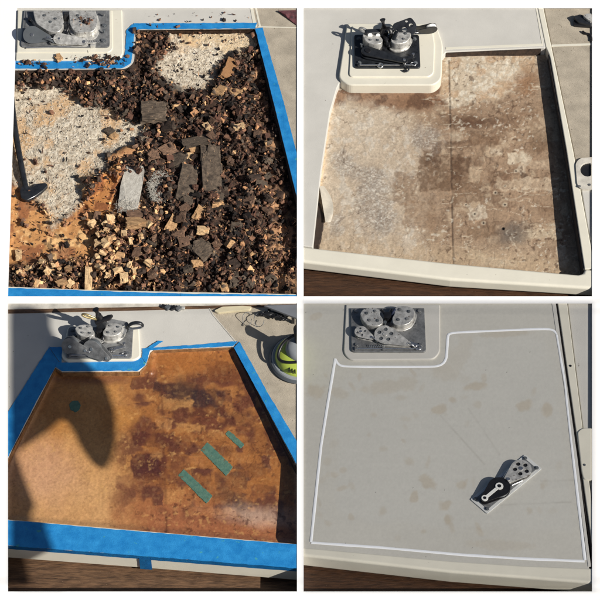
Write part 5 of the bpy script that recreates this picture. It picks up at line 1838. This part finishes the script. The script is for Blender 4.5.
cab = smooth_path([sc + Vector(v) for v in ((0.0, 0.06, 0.15), (-0.04, 0.05, 0.135), (-0.085, 0.03, 0.11), (-0.110, -0.01, 0.085), (-0.112, -0.05, 0.070), (-0.07, -0.075, 0.078), (0.0, -0.075, 0.086))], 3)
sp(MB().tube(cab, 0.0075, 12), 'power_cord', black_m, smooth=60)

# grey board and black cord heap at the top right, wire loops
o = MB().ring_prism(pw([(264, 305.5), (296.7, 304.2), (296.7, 318)], 0.05), 0.040, 0.050).build('board', material('grey_board', (0.17, 0.18, 0.20), 0.5, var=0.1), bevel=0.001)
bb_ = empty('grey_board', P(285, 322, 0))
tag(bb_, 'dark grey board propped at the top right corner of the far deck', 'board')
under(o, bb_)
for x, y in ((270, 308), (294, 319)):
    q = P(x, y, 0.0)
    under(MB().box(Vector((P(x, y, 0.05).x - 0.004, P(x, y, 0.05).y + 0.02, 0.02)), (0.012, 0.012, 0.040)).build('foot', black_m), bb_)
hp_b = MB()
for k in range(10):
    pts = []
    cx, cy = 268 + random.uniform(-5, 16), 316 + random.uniform(-3, 5)
    for t in range(9):
        pts.append(P(min(296, cx + random.uniform(-8, 8)), cy + random.uniform(-3, 3), 0.006 + random.uniform(0, 0.018)))
    hp_b.tube(smooth_path(pts, 2), 0.0035, 6)
o = hp_b.build('cord_heap', black_m, smooth=60)
tag(o, 'tangled heap of black cord under the grey board', 'cord')
for k, (cx, cy, rx, ry, lab) in enumerate([(247, 319, 4.5, 7.5, 'left of the two thin wire loops standing on the far side deck'), (259, 320, 5, 7.5, 'right of the two thin wire loops standing on the far side deck')]):
    pts = [P(cx + rx * math.cos(t), cy + ry * math.sin(t) * 0.9, 0.004 + 0.012 * (1 + math.sin(t * 2 + k))) for t in np.linspace(0, 5.6, 30)]
    o = MB().tube(pts, 0.0013, 6).build('wire_loop', grey_m, smooth=60)
    tag(o, lab, 'wire', 'thin wire loops on the side deck')
yc = MB().ring_prism(pw(rounded([(214, 310.5), (222, 306.6), (242, 305.6), (252, 306.4), (250, 309.5), (232, 311), (218, 312.5)], 1.5, 3), 0.012), 0.0, 0.012)
o = yc.build('coaming_foot', material('cream_paint', (0.62, 0.55, 0.38), 0.5, var=0.1), bevel=0.003)
tag(o, 'low cream moulding at the far end of the side deck', 'moulding')
fe = empty('far_deck_fitting', P(174, 309, 0))
tag(fe, 'small dark and pale fitting far back on the deck near the wooden rail', 'deck fitting')
for x, y, r_, m_ in ((164, 307.5, .010, black_m), (168, 308.4, .012, darkgrey_m), (173, 308.8, .011, black_m), (179, 309.4, .012, grey_m), (183, 309, .008, alu_m)):
    q = P(x, y, 0)
    under(MB().box(q + Vector((0, 0, .006)), (r_ * random.uniform(1.6, 2.6), r_ * 1.6, .012), (0, random.uniform(-.3, .3), random.uniform(-.8, .8))).build('bracket', m_, bevel=.002), fe)

# ---- awning added unseen at right: sheet dims the finished section, cutout casts a person's shadow
ZA = 2.3
SH = Vector((SUN_DIR.x / SUN_DIR.z, SUN_DIR.y / SUN_DIR.z, 0)) * ZA


ZN = 1.6


def up_at(x, y, z=None):
    z = ZN if z is None else z
    p = P(x, y, 0)
    return Vector((p.x + SUN_DIR.x / SUN_DIR.z * z, p.y + SUN_DIR.y / SUN_DIR.z * z, z))


blk = empty('blocker', up_at(620, 450) * 1)
blk.location.z = GZ
tag(blk, 'added unseen awning with a dark canvas flap standing right of the deck sections', 'blocker')
b = MB()
c4 = [up_at(302.2, 301.6), up_at(592, 301.6), up_at(592, 591.5), up_at(302.2, 591.5)]
b.grid(lambda u, v: (c4[0].lerp(c4[1], u)).lerp(c4[3].lerp(c4[2], u), v), 4, 4)
under(b.build('sun_dimmer', dimmer_m), blk)
sil = [(9.5, 307), (30, 306), (50, 313), (49, 326), (58, 345), (88, 364), (100, 384), (111, 412), (113.5, 444), (109, 462), (102, 470), (90, 462), (78, 446), (70, 430), (60, 417),
       (46, 430), (28, 442), (14, 452), (22, 474), (34, 500), (46, 532), (54, 556), (62, 589), (9.5, 589)]
cu = rounded(sil, 6, 4)
fpts = []
for x, y in cu:
    zz = -0.05 if (y > 372 and x > 12 and y < 520) else 0.0
    p = P(x, y, zz)
    fpts.append((p.x + SUN_DIR.x / SUN_DIR.z * (ZA - zz), p.y + SUN_DIR.y / SUN_DIR.z * (ZA - zz)))
under(MB().ring_prism(fpts, ZA - 0.004, ZA).build('shadow_cutout', cutout_m), blk)
# two posts, also added, carry both blocking sheets on thin booms
def rod(a_, b_, name='boom', r=0.006):
    under(MB().tube([a_, b_], r, 10).build(name, alu_m, smooth=60), blk)


PXR = 4.4
for yy in (c4[0].y - 0.002, c4[3].y + 0.002):
    rod((PXR, yy, GZ), (PXR, yy, ZA + 0.03), 'post', 0.025)
    rod((PXR, yy, ZN + 0.004), (c4[0].x, yy, ZN + 0.004), r=0.0007)
fy0 = max(q[1] for q in fpts)
fy1 = min(q[1] for q in fpts)
fx = min(q[0] for q in fpts)
rod((PXR, c4[0].y, ZA + 0.01), (PXR, fy1, ZA + 0.01))
for yy in (fy0 - 0.03, fy1 + 0.03):
    rod((PXR, yy, ZA + 0.008), (fx, yy, ZA + 0.008), r=0.001)
